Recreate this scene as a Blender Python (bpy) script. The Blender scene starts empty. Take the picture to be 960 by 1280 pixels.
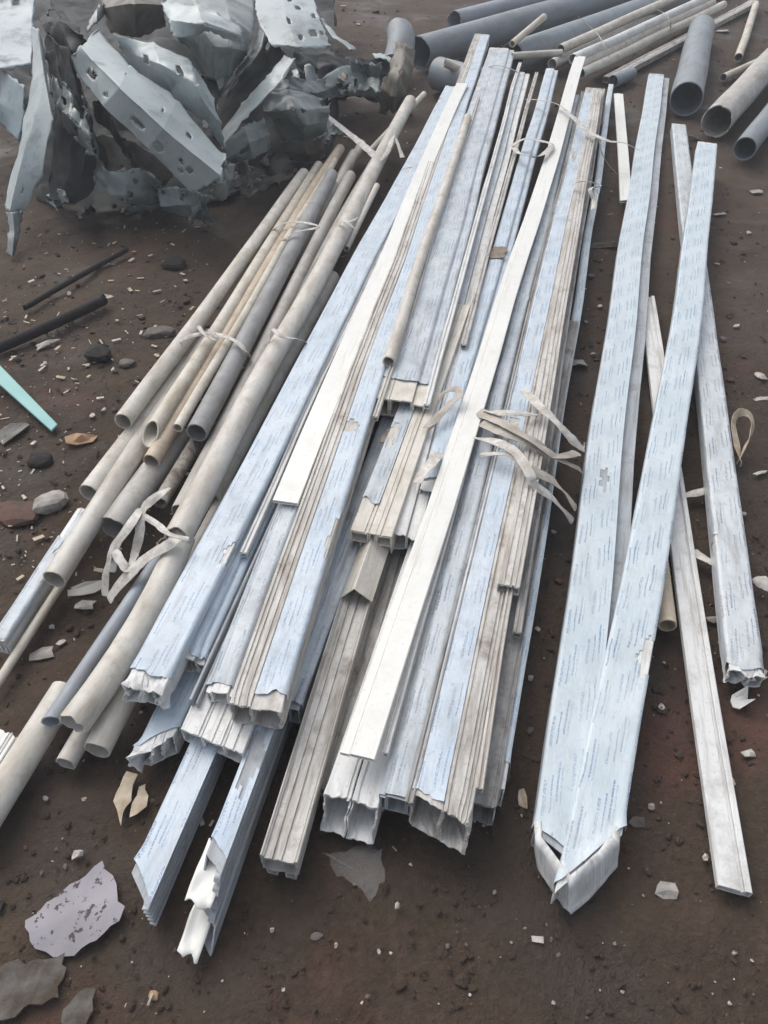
import bpy, math, random
import numpy as np
from mathutils import Vector, Matrix

# ------------------------------------------------------------------ camera, sky, sun, exposure
SC = bpy.context.scene
COL = SC.collection
CAM_H, PITCH, FPX = 1.35, math.radians(43.5), 961.0
cam_d = bpy.data.cameras.new('camera')
cam = bpy.data.objects.new('camera', cam_d); COL.objects.link(cam)
cam.location = (0, 0, CAM_H)
cam.rotation_euler = (math.radians(90) - PITCH, 0, 0)
cam_d.sensor_fit = 'VERTICAL'; cam_d.sensor_height = 24.0
cam_d.lens = 24.0 * FPX / 1280.0
cam_d.clip_end = 500
SC.camera = cam
SC.render.resolution_x, SC.render.resolution_y = 768, 1024

world = bpy.data.worlds.new('World'); SC.world = world; world.use_nodes = True
wn = world.node_tree
bg = wn.nodes['Background']
sky = wn.nodes.new('ShaderNodeTexSky')
sky.sky_type = 'NISHITA'; sky.sun_disc = False
sky.sun_elevation = math.radians(52); sky.sun_rotation = math.radians(-35)
sky.air_density = 1.0; sky.dust_density = 4.0; sky.ozone_density = 1.0
hsv = wn.nodes.new('ShaderNodeHueSaturation'); hsv.inputs['Saturation'].default_value = .42   # overcast: a greyer sky
wn.links.new(sky.outputs[0], hsv.inputs['Color']); wn.links.new(hsv.outputs[0], bg.inputs[0])
bg.inputs[1].default_value = 0.15

sun_d = bpy.data.lights.new('sun', 'SUN'); sun_d.energy = 0.9
sun_d.angle = math.radians(60); sun_d.color = (1.0, 0.97, 0.93)
sun = bpy.data.objects.new('sun', sun_d); COL.objects.link(sun)
sun.rotation_euler = (math.radians(38), 0, math.radians(180 + 35))
SC.view_settings.view_transform = 'Standard'; SC.view_settings.look = 'None'
SC.view_settings.gamma = 1.0; SC.view_settings.exposure = 0.25

rng = random.Random(7)
nrng = np.random.RandomState(11)
SP, CP = math.sin(PITCH), math.cos(PITCH)

def P(px, py, z=0.0):
    """the point of the place at height z that the photograph shows at (px, py)"""
    x = (px - 480) / FPX; t = (py - 640) / FPX
    d = np.array([x, CP - t * SP, -SP - t * CP])
    k = (CAM_H - z) / -d[2]
    return np.array([0, 0, CAM_H]) + k * d

# ------------------------------------------------------------------ noise
def _hash(i, j, k):
    h = (i * 374761393 + j * 668265263 + k * 2147483647 % 1274126177) & 0xffffffff
    h = ((h ^ (h >> 13)) * 1274126177) & 0xffffffff
    return ((h ^ (h >> 16)) & 0xffff) / 65535.0
def vnoise(x, y, z=0.0):
    x = np.asarray(x, float); y = np.asarray(y, float); z = np.zeros_like(x) + z
    i, j, k = np.floor(x), np.floor(y), np.floor(z)
    u, v, w = x - i, y - j, z - k
    u, v, w = (q * q * (3 - 2 * q) for q in (u, v, w))
    i, j, k = i.astype(np.int64), j.astype(np.int64), k.astype(np.int64) * 7919
    def L(a, b, t): return a + (b - a) * t
    r = []
    for kk in (0, 7919):
        r.append(L(L(_hash(i, j, k + kk), _hash(i + 1, j, k + kk), u), L(_hash(i, j + 1, k + kk), _hash(i + 1, j + 1, k + kk), u), v))
    return L(r[0], r[1], w) * 2 - 1
def fbm(x, y, z=0.0, o=4):
    s = 0; a = 1.0
    for q in range(o):
        s = s + a * vnoise(x, y, z + 13.7 * q); x = np.asarray(x) * 2.03; y = np.asarray(y) * 2.03; a *= .5
    return s
def ground_z(x, y):
    return 0.014 * fbm(np.asarray(x) * 1.6, np.asarray(y) * 1.6, 3.1, 5) - 0.016

# ------------------------------------------------------------------ materials
MATS = {}
class NB:
    """small node builder"""
    def __init__(s, name):
        s.m = bpy.data.materials.new(name); s.m.use_nodes = True
        s.t = s.m.node_tree; s.b = s.t.nodes['Principled BSDF']
    def n(s, typ, **kw):
        q = s.t.nodes.new(typ)
        for k, v in kw.items(): setattr(q, k, v)
        return q
    def link(s, a, b): s.t.links.new(a, b)
    def val(s, sock, v):
        if isinstance(v, bpy.types.NodeSocket): s.link(v, sock)
        else: sock.default_value = v
    def math(s, op, a, b=0.0, c=0.0):
        q = s.n('ShaderNodeMath', operation=op)
        s.val(q.inputs[0], a); s.val(q.inputs[1], b); s.val(q.inputs[2], c)
        return q.outputs[0]
    def coord(s, kind='UV', scale=(1, 1, 1), loc=(0, 0, 0)):
        c = s.n('ShaderNodeTexCoord'); mp = s.n('ShaderNodeMapping')
        mp.inputs['Scale'].default_value = scale; mp.inputs['Location'].default_value = loc
        s.link(c.outputs[kind], mp.inputs[0]); return mp.outputs[0]
    def noise(s, vec, scale, detail=4, rough=.6):
        q = s.n('ShaderNodeTexNoise'); s.link(vec, q.inputs['Vector'])
        q.inputs['Scale'].default_value = scale; q.inputs['Detail'].default_value = detail; q.inputs['Roughness'].default_value = rough
        return q.outputs['Fac']
    def ramp(s, fac, a, b, ca=0.0, cb=1.0):
        q = s.n('ShaderNodeMapRange'); s.val(q.inputs[0], fac)
        q.inputs[1].default_value = a; q.inputs[2].default_value = b; q.inputs[3].default_value = ca; q.inputs[4].default_value = cb
        return q.outputs[0]
    def mix(s, fac, a, b):
        q = s.n('ShaderNodeMix', data_type='RGBA')
        s.val(q.inputs[0], fac)
        for sock, v in ((q.inputs[6], a), (q.inputs[7], b)):
            if isinstance(v, bpy.types.NodeSocket): s.link(v, sock)
            else: sock.default_value = (*v, 1)
        return q.outputs[2]
    def bump(s, h, strength=.3, dist=.002):
        q = s.n('ShaderNodeBump'); q.inputs['Strength'].default_value = strength; q.inputs['Distance'].default_value = dist
        s.link(h, q.inputs['Height']); s.link(q.outputs[0], s.b.inputs['Normal'])
    def done(s, color, rough=.5, spec=.5, metal=0.0):
        s.val(s.b.inputs['Base Color'], color if isinstance(color, bpy.types.NodeSocket) else (*color, 1))
        s.val(s.b.inputs['Roughness'], rough); s.b.inputs['Specular IOR Level'].default_value = spec
        s.b.inputs['Metallic'].default_value = metal
        MATS[s.m.name] = s.m; return s.m

def mat_plastic(name, base, grime, amount, rough=.45, streak=(60, 5, 1), seed=0.0, spots=.3):
    """weathered PVC: long streaks of grime, blotches and specks"""
    b = NB(name)
    v = b.coord('UV', streak, (seed, seed * 1.7, 0)); v2 = b.coord('UV', (1, 1, 1), (seed * 2.3, seed, 0))
    s1 = b.ramp(b.noise(v, 1.0, 6, .7), .56 - .2 * amount, .80 - .2 * amount)
    s2 = b.ramp(b.noise(v2, 11, 6, .75), .48, .68)
    s3 = b.ramp(b.noise(v2, 110, 3, .6), .60, .68)
    f = b.math('MULTIPLY', s1, .55 + .45 * amount)
    f = b.math('MAXIMUM', f, b.math('MULTIPLY', s2, min(1, amount * 1.3)))
    f = b.math('MAXIMUM', f, b.math('MULTIPLY', s3, spots))
    tint = b.mix(b.noise(v2, 2.5, 3), tuple(c * .86 for c in base), tuple(min(1, c * 1.08) for c in base))
    b.bump(b.noise(v2, 160, 3), .15, .001)
    return b.done(b.mix(f, tint, grime), b.ramp(f, 0, 1, rough, .8), .4)

def mat_film(name, base, ink, dirt, dirt_amt, seed=0.0, inkamt=.8):
    """peel-off film printed with small repeated lettering in staggered columns (UV in metres)"""
    b = NB(name)
    co = b.coord('UV', (1, 1, 1), (seed, seed * .37, 0))
    sp = b.n('ShaderNodeSeparateXYZ'); b.link(co, sp.inputs[0]); x, y = sp.outputs[0], sp.outputs[1]
    wob = b.math('MULTIPLY', b.math('SUBTRACT', b.noise(co, 14, 2), .5), .008)
    x = b.math('ADD', x, wob)
    CW, RL = .046, .135
    cx = b.math('DIVIDE', x, CW); col = b.math('FLOOR', cx); fx = b.math('MULTIPLY', b.math('SUBTRACT', cx, col), CW)
    ys = b.math('ADD', y, b.math('MULTIPLY', b.math('FLOORED_MODULO', col, 2.0), RL * .5))
    ry = b.math('DIVIDE', ys, RL); row = b.math('FLOOR', ry); fy = b.math('SUBTRACT', ry, row)
    cmb = b.n('ShaderNodeCombineXYZ'); b.link(b.math('MULTIPLY', y, 260.0), cmb.inputs[0]); b.link(b.math('MULTIPLY', x, 420.0), cmb.inputs[1])
    letters = b.ramp(b.noise(cmb.outputs[0], 1.0, 2), .44, .54)
    cm2 = b.n('ShaderNodeCombineXYZ'); b.link(b.math('MULTIPLY', y, 420.0), cm2.inputs[0]); b.link(col, cm2.inputs[1])
    dots = b.ramp(b.noise(cm2.outputs[0], 1.0, 0), .38, .44)
    def band(c, w, a, e):
        m = b.math('LESS_THAN', b.math('ABSOLUTE', b.math('SUBTRACT', fx, c)), w)
        m = b.math('MULTIPLY', m, b.math('GREATER_THAN', fy, a)); return b.math('MULTIPLY', m, b.math('LESS_THAN', fy, e))
    t1 = b.math('MULTIPLY', band(.013, .0026, .10, .60), letters)
    t2 = b.math('MULTIPLY', band(.0245, .0013, .16, .70), dots)
    t3 = b.math('MULTIPLY', band(.034, .0016, .34, .92), dots)
    t4 = b.math('MULTIPLY', band(.0405, .0011, .30, .86), letters)
    ink_m = b.math('MAXIMUM', b.math('MAXIMUM', t1, t2), b.math('MAXIMUM', t3, b.math('MULTIPLY', t4, .7)))
    fade = b.ramp(b.noise(co, 7, 3), .3, .62, .25, 1.0)
    ink_m = b.math('MULTIPLY', b.math('MULTIPLY', ink_m, fade), inkamt)
    tint = b.mix(b.ramp(b.noise(co, 5, 4, .65), .3, .7), base, tuple(min(1, .55 * c + .45 * d) for c, d in zip(base, (.78, .82, .84))))
    d1 = b.ramp(b.noise(b.coord('UV', (30, 5, 1), (seed, 0, 0)), 1.0, 6, .75), .50, .78)
    d2 = b.ramp(b.noise(co, 60, 5, .75), .56, .70)
    d3 = b.ramp(b.noise(co, 8, 6, .75), .50, .72)
    dm = b.math('MULTIPLY', b.math('MAXIMUM', b.math('MAXIMUM', d1, b.math('MULTIPLY', d2, .75)), b.math('MULTIPLY', d3, .7)), dirt_amt)
    colr = b.mix(dm, b.mix(ink_m, tint, ink), dirt)
    b.bump(b.noise(b.coord('UV', (30, 12, 1)), 1.0, 6, .72), .6, .005)
    return b.done(colr, b.ramp(dm, 0, 1, .34, .8), .45)

GRIME = (.17, .135, .105)
mat_plastic('pvc_clean', (.79, .79, .75), (.46, .42, .36), .16, .35, (50, 4, 1), 1.0, .3)
mat_plastic('pvc_white', (.74, .745, .73), GRIME, .35, .42, (60, 4, 1), 2.0)
mat_plastic('pvc_dirty', (.60, .585, .55), GRIME, .62, .5, (45, 5, 1), 3.0, .5)
mat_plastic('pvc_cream', (.70, .67, .60), (.30, .24, .17), .4, .45, (55, 5, 1), 16.0, .35)
mat_plastic('pvc_grimy', (.42, .41, .395), (.12, .10, .085), .75, .6, (40, 5, 1), 4.0, .6)
mat_plastic('pvc_brown', (.63, .615, .58), (.23, .17, .12), .58, .5, (50, 4, 1), 5.0, .5)
mat_plastic('pvc_grey', (.42, .45, .48), (.16, .15, .14), .5, .5, (50, 4, 1), 6.0, .3)
mat_plastic('pipe_cream', (.63, .605, .555), (.36, .305, .24), .62, .45, (18, 5, 1), 7.0, .3)
mat_plastic('pipe_pale', (.65, .625, .57), (.36, .31, .24), .62, .45, (18, 5, 1), 8.0, .35)
mat_plastic('pipe_yellow', (.64, .605, .53), (.35, .28, .195), .62, .5, (18, 5, 1), 9.0, .3)
mat_plastic('pipe_tan', (.56, .47, .36), (.32, .25, .18), .62, .5, (18, 5, 1), 10.0, .3)
mat_plastic('pipe_taupe', (.50, .485, .455), (.27, .235, .195), .62, .55, (18, 5, 1), 11.0, .3)
mat_plastic('pipe_dark', (.33, .335, .335), (.17, .155, .14), .5, .5, (18, 5, 1), 12.0, .2)
mat_plastic('pipe_blue_grey', (.33, .37, .42), (.2, .18, .16), .35, .42, (14, 4, 1), 13.0, .2)
mat_plastic('pipe_drain', (.25, .285, .315), (.19, .18, .165), .45, .42, (12, 3, 1), 14.0, .15)
mat_plastic('pipe_flaky', (.40, .37, .33), (.10, .075, .06), .95, .8, (14, 14, 1), 15.0, .9)
mat_film('film_fresh', (.47, .56, .645), (.13, .22, .38), (.22, .20, .185), .62, 0.0, 0.75)
mat_film('film_sky', (.42, .52, .63), (.12, .19, .33), (.22, .20, .185), .5, 3.3, 0.64)
mat_film('film_pale', (.50, .585, .635), (.12, .22, .37), (.23, .215, .19), .45, 5.1, 0.80)
mat_film('film_worn', (.43, .485, .535), (.11, .15, .21), (.20, .18, .16), .8, 8.2, 0.75)
mat_film('film_white', (.52, .555, .58), (.13, .17, .23), (.20, .18, .15), .8, 9.4, 0.80)

def mat_simple(name, a, c, scale, rough=.7, bumpd=.002, spec=.3, amt=(.35, .65)):
    b = NB(name); v = b.coord('Object')
    n = b.noise(v, scale, 6, .65)
    b.bump(b.noise(v, scale * 4, 4, .6), .4, bumpd)
    return b.done(b.mix(b.ramp(n, *amt), a, c), rough, spec)
mat_simple('stone', (.17, .145, .13), (.085, .07, .062), 18)
mat_simple('stone_red', (.13, .06, .042), (.06, .04, .03), 26)
mat_simple('plaster', (.42, .395, .36), (.22, .19, .17), 30)
mat_simple('chip', (.58, .55, .50), (.26, .22, .18), 40, .5)
mat_simple('leaf_brown', (.42, .27, .16), (.24, .14, .08), 16)
mat_simple('leaf_grey', (.22, .22, .20), (.13, .12, .11), 16)
mat_simple('charred', (.018, .016, .015), (.035, .03, .028), 25, .85, .006)
mat_simple('teal_plastic', (.20, .45, .43), (.26, .5, .47), 8, .4)
mat_simple('slab_grey', (.15, .142, .132), (.07, .052, .039), 26, .9, .006)
mat_simple('slot_dark', (.05, .055, .06), (.07, .07, .075), 20, .45)  # near-black standing for the unlit inside of a cut slot
mat_simple('strap', (.68, .66, .62), (.40, .36, .31), 38, .45)
mat_simple('strap_dirty', (.50, .46, .40), (.34, .30, .25), 25, .5)
mat_simple('flap', (.62, .54, .43), (.38, .30, .2), 30, .7)
mat_simple('clod', (.075, .053, .040), (.04, .029, .023), 9, .9)
mat_simple('mud', (.30, .25, .20), (.20, .16, .125), 30, .9)
mat_simple('wire', (.35, .33, .30), (.25, .22, .20), 20, .5)

def mat_paper():
    b = NB('speckled_paper'); v = b.coord('Object')
    s = b.ramp(b.noise(v, 75, 3, .6), .59, .64); s2 = b.ramp(b.noise(v, 7, 3), .4, .7)
    base = b.mix(s2, (.36, .34, .37), (.25, .235, .25))
    b.bump(b.noise(v, 30, 3), .3, .003)
    b.done(b.mix(s, base, (.07, .06, .065)), .7, .3)
mat_paper()

def mat_translucent():
    b = NB('clear_film'); v = b.coord('Object')
    b.b.inputs['Alpha'].default_value = .06
    b.done(b.mix(b.noise(v, 12, 3), (.55, .55, .56), (.7, .7, .7)), .35, .5)
mat_translucent()

def mat_metal(name, a, c, dirt, amt, gloss=(.33, .8, .5)):
    """old painted sheet steel with dust, soot and rust"""
    b = NB(name); v = b.coord('Object')
    n1 = b.ramp(b.noise(v, 3.2, 5, .65), .4, .7); n2 = b.ramp(b.noise(v, 7, 6, .72), .62 - .25 * amt, .86 - .2 * amt)
    n3 = b.ramp(b.noise(v, 45, 3, .6), .64, .74)
    rust = b.ramp(b.noise(v, 11, 5, .7), .66, .78)
    c1 = b.mix(n1, a, c); c2 = b.mix(b.math('MAXIMUM', n2, b.math('MULTIPLY', n3, .5)), c1, dirt)
    c3 = b.mix(b.math('MULTIPLY', rust, .7), c2, (.16, .09, .05))
    b.bump(b.noise(v, 22, 5, .65), .35, .006)
    b.done(c3, b.ramp(n2, 0, 1, gloss[0], gloss[1]), gloss[2])
mat_metal('paint_pale', (.40, .46, .465), (.29, .34, .345), (.12, .115, .105), .35)
mat_metal('paint_green', (.235, .275, .27), (.155, .185, .185), (.07, .065, .06), .55)
mat_metal('paint_blue', (.25, .325, .365), (.17, .225, .255), (.11, .11, .11), .3)
mat_metal('steel_dark_shade', (.04, .045, .046), (.022, .024, .025), (.017, .015, .014), .5, (.6, .9, .2))  # dark steel, deepened further so the heap's recesses look shaded
mat_metal('steel_brown', (.22, .20, .165), (.13, .122, .105), (.06, .052, .042), .55, (.5, .9, .3))

def mat_soil():
    b = NB('wet_soil'); v = b.coord('Object')
    big = b.ramp(b.noise(v, .9, 5, .6), .35, .66); mid = b.ramp(b.noise(v, 6, 6, .7), .3, .7); fine = b.noise(v, 70, 5, .7)
    c = b.mix(big, (.044, .028, .0175), (.094, .062, .040))
    c = b.mix(b.math('MULTIPLY', mid, .55), c, (.026, .0175, .012))
    red = b.ramp(b.noise(b.coord('Object', (1, 1, 1), (4.3, 1.1, 0)), 1.7, 4, .6), .60, .74)
    c = b.mix(b.math('MULTIPLY', red, .55), c, (.115, .042, .030))
    green = b.ramp(b.noise(b.coord('Object', (1, 1, 1), (9.3, 7.1, 0)), 2.6, 4, .65), .66, .78)
    c = b.mix(b.math('MULTIPLY', green, .4), c, (.05, .06, .03))
    c = b.mix(b.ramp(fine, .45, .78, 0, .5), c, (.115, .078, .053))
    pale = b.ramp(b.noise(v, 150, 2, .5), .72, .77)
    c = b.mix(b.math('MULTIPLY', pale, .8), c, (.26, .21, .17))
    hh = b.math('ADD', b.math('MULTIPLY', fine, .6), b.noise(v, 24, 5, .7))
    b.bump(hh, .9, .012)
    damp = b.ramp(b.noise(b.coord('Object', (1, 1, 1), (2.2, 5.5, 0)), 2.1, 4, .6), .52, .66)
    c = b.mix(b.math('MULTIPLY', damp, .55), c, (.030, .020, .0135))
    b.done(c, b.ramp(damp, 0, 1, .88, .5), .4)
mat_soil()

# ------------------------------------------------------------------ object helpers
def tag(o, label=None, cat=None, group=None, kind=None):
    if label: o['label'] = label
    if cat: o['category'] = cat
    if group: o['group'] = group
    if kind or (label and cat): o['kind'] = kind or 'thing'
    return o

class MB:
    """collects world-space geometry with UVs; build() links it as ONE mesh object"""
    def __init__(s): s.v = []; s.f = []; s.uv = []; s.sm = []
    def add(s, verts, faces, uvs=None, smooth=False):
        o = len(s.v); s.v.extend([tuple(map(float, p)) for p in verts])
        s.f.extend([tuple(i + o for i in f) for f in faces])
        s.uv.extend(uvs if uvs is not None else [(0.0, 0.0)] * len(verts))
        s.sm.extend([smooth] * len(faces))
    def build(s, name, mat, parent=None, origin=None):
        v = np.array(s.v)
        if parent is not None: org = np.array(parent['_o'])
        elif origin is not None: org = np.array(origin)
        else: org = np.array([(v[:, 0].min() + v[:, 0].max()) / 2, (v[:, 1].min() + v[:, 1].max()) / 2, v[:, 2].min()])
        me = bpy.data.meshes.new(name)
        me.from_pydata([tuple(p) for p in (v - org)], [], s.f)
        uvl = me.uv_layers.new(name='UVMap')
        li = np.zeros(len(me.loops), dtype=np.int32); me.loops.foreach_get('vertex_index', li)
        uvl.data.foreach_set('uv', np.array(s.uv, dtype=np.float32)[li].ravel())
        me.polygons.foreach_set('use_smooth', np.array(s.sm, dtype=bool))
        me.materials.append(MATS[mat]); me.update()
        o = bpy.data.objects.new(name, me); COL.objects.link(o)
        if parent is not None: o.parent = parent
        else: o.location = org
        return o

def thing(name, label, cat, loc, group=None):
    o = bpy.data.objects.new(name, None); COL.objects.link(o)
    o.location = [float(q) for q in loc]; o.empty_display_size = .05
    o['_o'] = [float(q) for q in loc]
    return tag(o, label, cat, group)

def nrm(a): return a / np.linalg.norm(a)
UPZ = np.array([0, 0, 1.0])

class Path:
    """a long straight-ish member from A (near) to B (far); pos(s, u, v): s metres along, u right, v up"""
    def __init__(s, A, B, roll=0.0, bend=(0.0, 0.0), seed=0, wob=.002, mid=None):
        s.A, s.B = np.array(A, float), np.array(B, float); s.L = np.linalg.norm(s.B - s.A)
        s.a = (s.B - s.A) / s.L
        sd = nrm(np.cross(s.a, UPZ)); up = np.cross(sd, s.a)
        s.side = sd * math.cos(roll) - up * math.sin(roll); s.up = sd * math.sin(roll) + up * math.cos(roll)
        s.bend = bend; s.seed = seed; s.wob = wob; s.sd0, s.up0 = sd, up; s.crush = None
    def pos(s, d, u, v):
        d = np.asarray(d, float); t = np.clip(d / s.L, -.2, 1.2)
        e = 4 * t * (1 - t)
        k = np.clip(d / .35, 0, 1)
        bs = s.bend[0] * e + k * s.wob * vnoise(d * 1.7, d * 0, s.seed * 3.1) * np.clip(s.L, 0, 3)
        bu = s.bend[1] * e + k * s.wob * .6 * vnoise(d * 1.7, d * 0 + 5, s.seed * 3.1)
        if s.crush is not None:                      # buckled near end: (length, amplitude)
            w = np.clip(1 - d / s.crush[0], 0, 1.3) ** 1.5 * s.crush[1]; u0, v0 = np.asarray(u, float) + 0 * d, np.asarray(v, float) + 0 * d
            u = u0 + w * (vnoise(u0 * 55 + d * 25, v0 * 55, s.seed + 1.2) + .6 * vnoise(u0 * 140, v0 * 140 + d * 60, s.seed + 5.2))
            v = v0 + w * (vnoise(u0 * 55, v0 * 55 + d * 25, s.seed + 8.2) + .6 * vnoise(u0 * 140 + d * 60, v0 * 140, s.seed + 3.2)) + w * .5 * np.sign(-.02 - v0)
        return (s.A + np.multiply.outer(d, s.a) + np.multiply.outer(bs, s.sd0) + np.multiply.outer(bu, s.up0)
                + np.multiply.outer(np.asarray(u, float) + 0 * d, s.side) + np.multiply.outer(np.asarray(v, float) + 0 * d, s.up))

def box_loop(u0, u1, v0, v1, gt=(), gl=(), gr=(), gw=.005, gd=.0035, step=.007, ch=.0015):
    """outline of one chamber with grooves in the top (gt), left (gl) and right (gr) faces; counter-clockwise seen from the near end"""
    def run(a, b, groves, lo):
        pts = [a]; g = sorted(groves); L = b - a
        marks = [(a + L * q) for q in g] if True else []
        cur = a
        out = [(a, 0.0)]
        sgn = 1 if L > 0 else -1
        for m in sorted(marks, reverse=sgn < 0):
            out += [(m - sgn * gw / 2, 0.0), (m - sgn * gw * .4, -gd), (m + sgn * gw * .4, -gd), (m + sgn * gw / 2, 0.0)]
        out.append((b, 0.0))
        res = [out[0]]
        for p in out[1:]:
            q = res[-1]; n = int(abs(p[0] - q[0]) / step)
            for i in range(1, n + 1):
                if i < n + 1 and abs(p[0] - q[0]) * (1 - i / (n + 1)) > 1e-5:
                    k = i / (n + 1); res.append((q[0] + (p[0] - q[0]) * k, q[1] + (p[1] - q[1]) * k))
            res.append(p)
        return res
    L = []
    L += [(u, v1 + d) for u, d in run(u1 - ch, u0 + ch, [1 - q for q in gt], 0)]
    L += [(u0 - d, v) for v, d in run(v1 - ch, v0 + ch, gl, 0)]
    L += [(u, v0 - d) for u, d in run(u0 + ch, u1 - ch, [], 0)]
    L += [(u1 + d, v) for v, d in run(v0 + ch, v1 - ch, [1 - q for q in gr], 0)]
    return np.array(L)

def sweep(mb, path, loop, inner, s0, s1, nseg, off0, off1, smooth=False, vscale=None, notch=None):
    """hollow extrusion of loop/inner between s0 and s1; off0/off1: per-point axial offsets of the two ends"""
    n = len(loop); LL = s1 - s0
    ts = np.linspace(0, 1, nseg + 1)
    if path.crush is not None:
        ts = np.unique(np.concatenate([ts, np.array([.006, .012, .02, .03, .042, .056, .075, .1, .13]) / LL])); nseg = len(ts) - 1
    f0 = 2.2 * float(np.max(np.abs(off0))) + .005; f1 = 2.2 * float(np.max(np.abs(off1))) + .005
    arc = np.concatenate([[0], np.cumsum(np.linalg.norm(np.diff(np.vstack([loop, loop[:1]]), axis=0), axis=1))])
    a0, a1 = s0 + off0, s1 + off1
    rings_o, rings_i, uvs = [], [], []
    seed = path.seed * .37
    for t in ts:
        w0 = max(0.0, 1 - t * LL / f0); w1 = max(0.0, 1 - (1 - t) * LL / f1)
        s = (s0 + (s1 - s0) * t) + off0 * w0 + off1 * w1
        rings_o.append(path.pos(s, loop[:, 0], loop[:, 1])); rings_i.append(path.pos(s, inner[:, 0], inner[:, 1]))
        uvs += [(arc[i] + seed, s[i] + seed * 2) for i in range(n)]
    V = np.vstack(rings_o); F = []
    for k in range(nseg):
        for i in range(n):
            j = (i + 1) % n
            F.append((k * n + i, k * n + j, (k + 1) * n + j, (k + 1) * n + i))
    mb.add(V, F, uvs, smooth)
    V2 = np.vstack(rings_i)
    mb.add(V2, [(f[3], f[2], f[1], f[0]) for f in F], uvs, smooth)
    for k, flip in ((0, False), (nseg, True)):
        E = np.vstack([rings_o[k], rings_i[k]]); f = []
        for i in range(n):
            j = (i + 1) % n
            q = (i, n + i, n + j, j)
            f.append(q if not flip else q[::-1])
        mb.add(E, f, [(arc[i % n] + seed, k * .01 + seed) for i in range(2 * n)])

def ragged(loop, amt, seed, cut=0.0, cutv=0.0, freq=45, base=0.0):
    u, v = loop[:, 0], loop[:, 1]
    o = cut * u + cutv * v + base
    if amt: o = o + .6 * amt * (vnoise(u * freq, v * freq, seed + .5) + .8 * vnoise(u * freq * 2.7, v * freq * 2.7, seed + 9.5) + .6 * vnoise(u * freq * 6, v * freq * 6, seed + 2.5))
    return o

def chamber(mb, path, b, s0, s1, th=.0028, rag=(0.0, 0.0), cut=(0.0, 0.0), cutv=(0, 0), nseg=14, base=0.0, **g):
    u0, u1, v0, v1 = b
    lp = box_loop(u0, u1, v0, v1, **g)
    gd = g.get('gd', .0035) if g else 0
    inn = np.column_stack([np.clip(lp[:, 0], u0 + th + gd * bool(g.get('gl')), u1 - th - gd * bool(g.get('gr'))),
                           np.clip(lp[:, 1], v0 + th, v1 - th - gd * bool(g.get('gt')))])
    sweep(mb, path, lp, inn, s0, s1, nseg, ragged(lp, rag[0], path.seed, cut[0], cutv[0], base=base), ragged(lp, rag[1], path.seed + 3, cut[1], cutv[1]))

def film_sheet(mb, path, poly, s0, s1, rag=(.02, .03), cut=0.0, lift=.0012, wr=.0012, tears=0, seed=0, du=.006, ds=.011):
    """thin film laid over the section polyline poly [(u, v)...] from s0 to s1, with torn ends and holes"""
    pts = [np.array(poly[0], float)]
    for q in poly[1:]:
        q = np.array(q, float); p = pts[-1]; n = max(1, int(np.linalg.norm(q - p) / du))
        for i in range(1, n + 1): pts.append(p + (q - p) * i / n)
    pts = np.array(pts); m = len(pts)
    arc = np.concatenate([[0], np.cumsum(np.linalg.norm(np.diff(pts, axis=0), axis=1))])
    tan = np.gradient(pts, axis=0); nor = np.column_stack([-tan[:, 1], tan[:, 0]]); nor /= np.linalg.norm(nor, axis=1)[:, None]
    nor = np.where((nor[:, 1:2] < -1e-6), -nor, nor)
    L = s1 - s0; ns = max(8, int(L / ds))
    V, uv = [], []
    e0 = rag[0] * .55 * (1.4 * vnoise(arc * 26, arc * 0, seed + .3) + .5 * vnoise(arc * 120, arc * 0, seed + 4.3)) + cut * pts[:, 0]
    e1 = rag[1] * (vnoise(arc * 60, arc * 0, seed + 7.3) + .7 * vnoise(arc * 170, arc * 0, seed + 2.3))
    for k in range(ns + 1):
        t = k / ns
        w0 = max(0, 1 - t * L / max(.25, 2.2 * abs(cut) * .06)); w1 = max(0, 1 - (1 - t) * L / .25)
        s = s0 + L * t + e0 * w0 + e1 * w1
        curl = .006 * max(0, 1 - t * L / .03) * (vnoise(arc * 40, arc * 0, seed + 1.1) * .5 + .4)
        h = lift + wr * (vnoise(s * 9 + arc * 30, arc * 40, seed) + 1) * .5 + curl
        V.append(path.pos(s, pts[:, 0] + nor[:, 0] * h, pts[:, 1] + nor[:, 1] * h))
        uv += [(arc[i] + seed * 1.31, s[i] + seed * .77) for i in range(m)]
    F = []
    holes = []
    r = random.Random(seed * 17 + 3)
    for _ in range(tears): holes.append((r.uniform(0, arc[-1]), r.uniform(s0 + .1, s1), r.uniform(.006, .02), r.uniform(.02, .08)))
    for k in range(ns):
        for i in range(m - 1):
            a = arc[i] + .5 * du; ss = s0 + L * (k + .5) / ns
            if any(abs(ss - h[1]) < h[3] * 1.4 and ((a - h[0]) / h[2]) ** 2 + ((ss - h[1]) / h[3]) ** 2 < 1 + .4 * math.sin(5 * math.atan2((a - h[0]) / h[2], (ss - h[1]) / h[3]) + h[1] * 40) for h in holes): continue
            F.append((k * m + i, (k + 1) * m + i, (k + 1) * m + i + 1, k * m + i + 1))
    mb.add(np.vstack(V), F, uv, True)

SEED = [0]
def nextseed(): SEED[0] += 1; return SEED[0]

def line_of(near, far, zn, zf):
    xl, xr, y = near; XL, XR, Y = far
    a, b = P(xl, y, zn), P(xr, y, zn); c, d = P(XL, Y, zf), P(XR, Y, zf)
    A, B = (a + b) / 2, (c + d) / 2
    ax = nrm(B - A); sd = nrm(np.cross(ax, UPZ))
    W = .62 * abs(np.dot(b - a, sd)) + .38 * abs(np.dot(d - c, sd))
    return A, B, W

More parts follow.
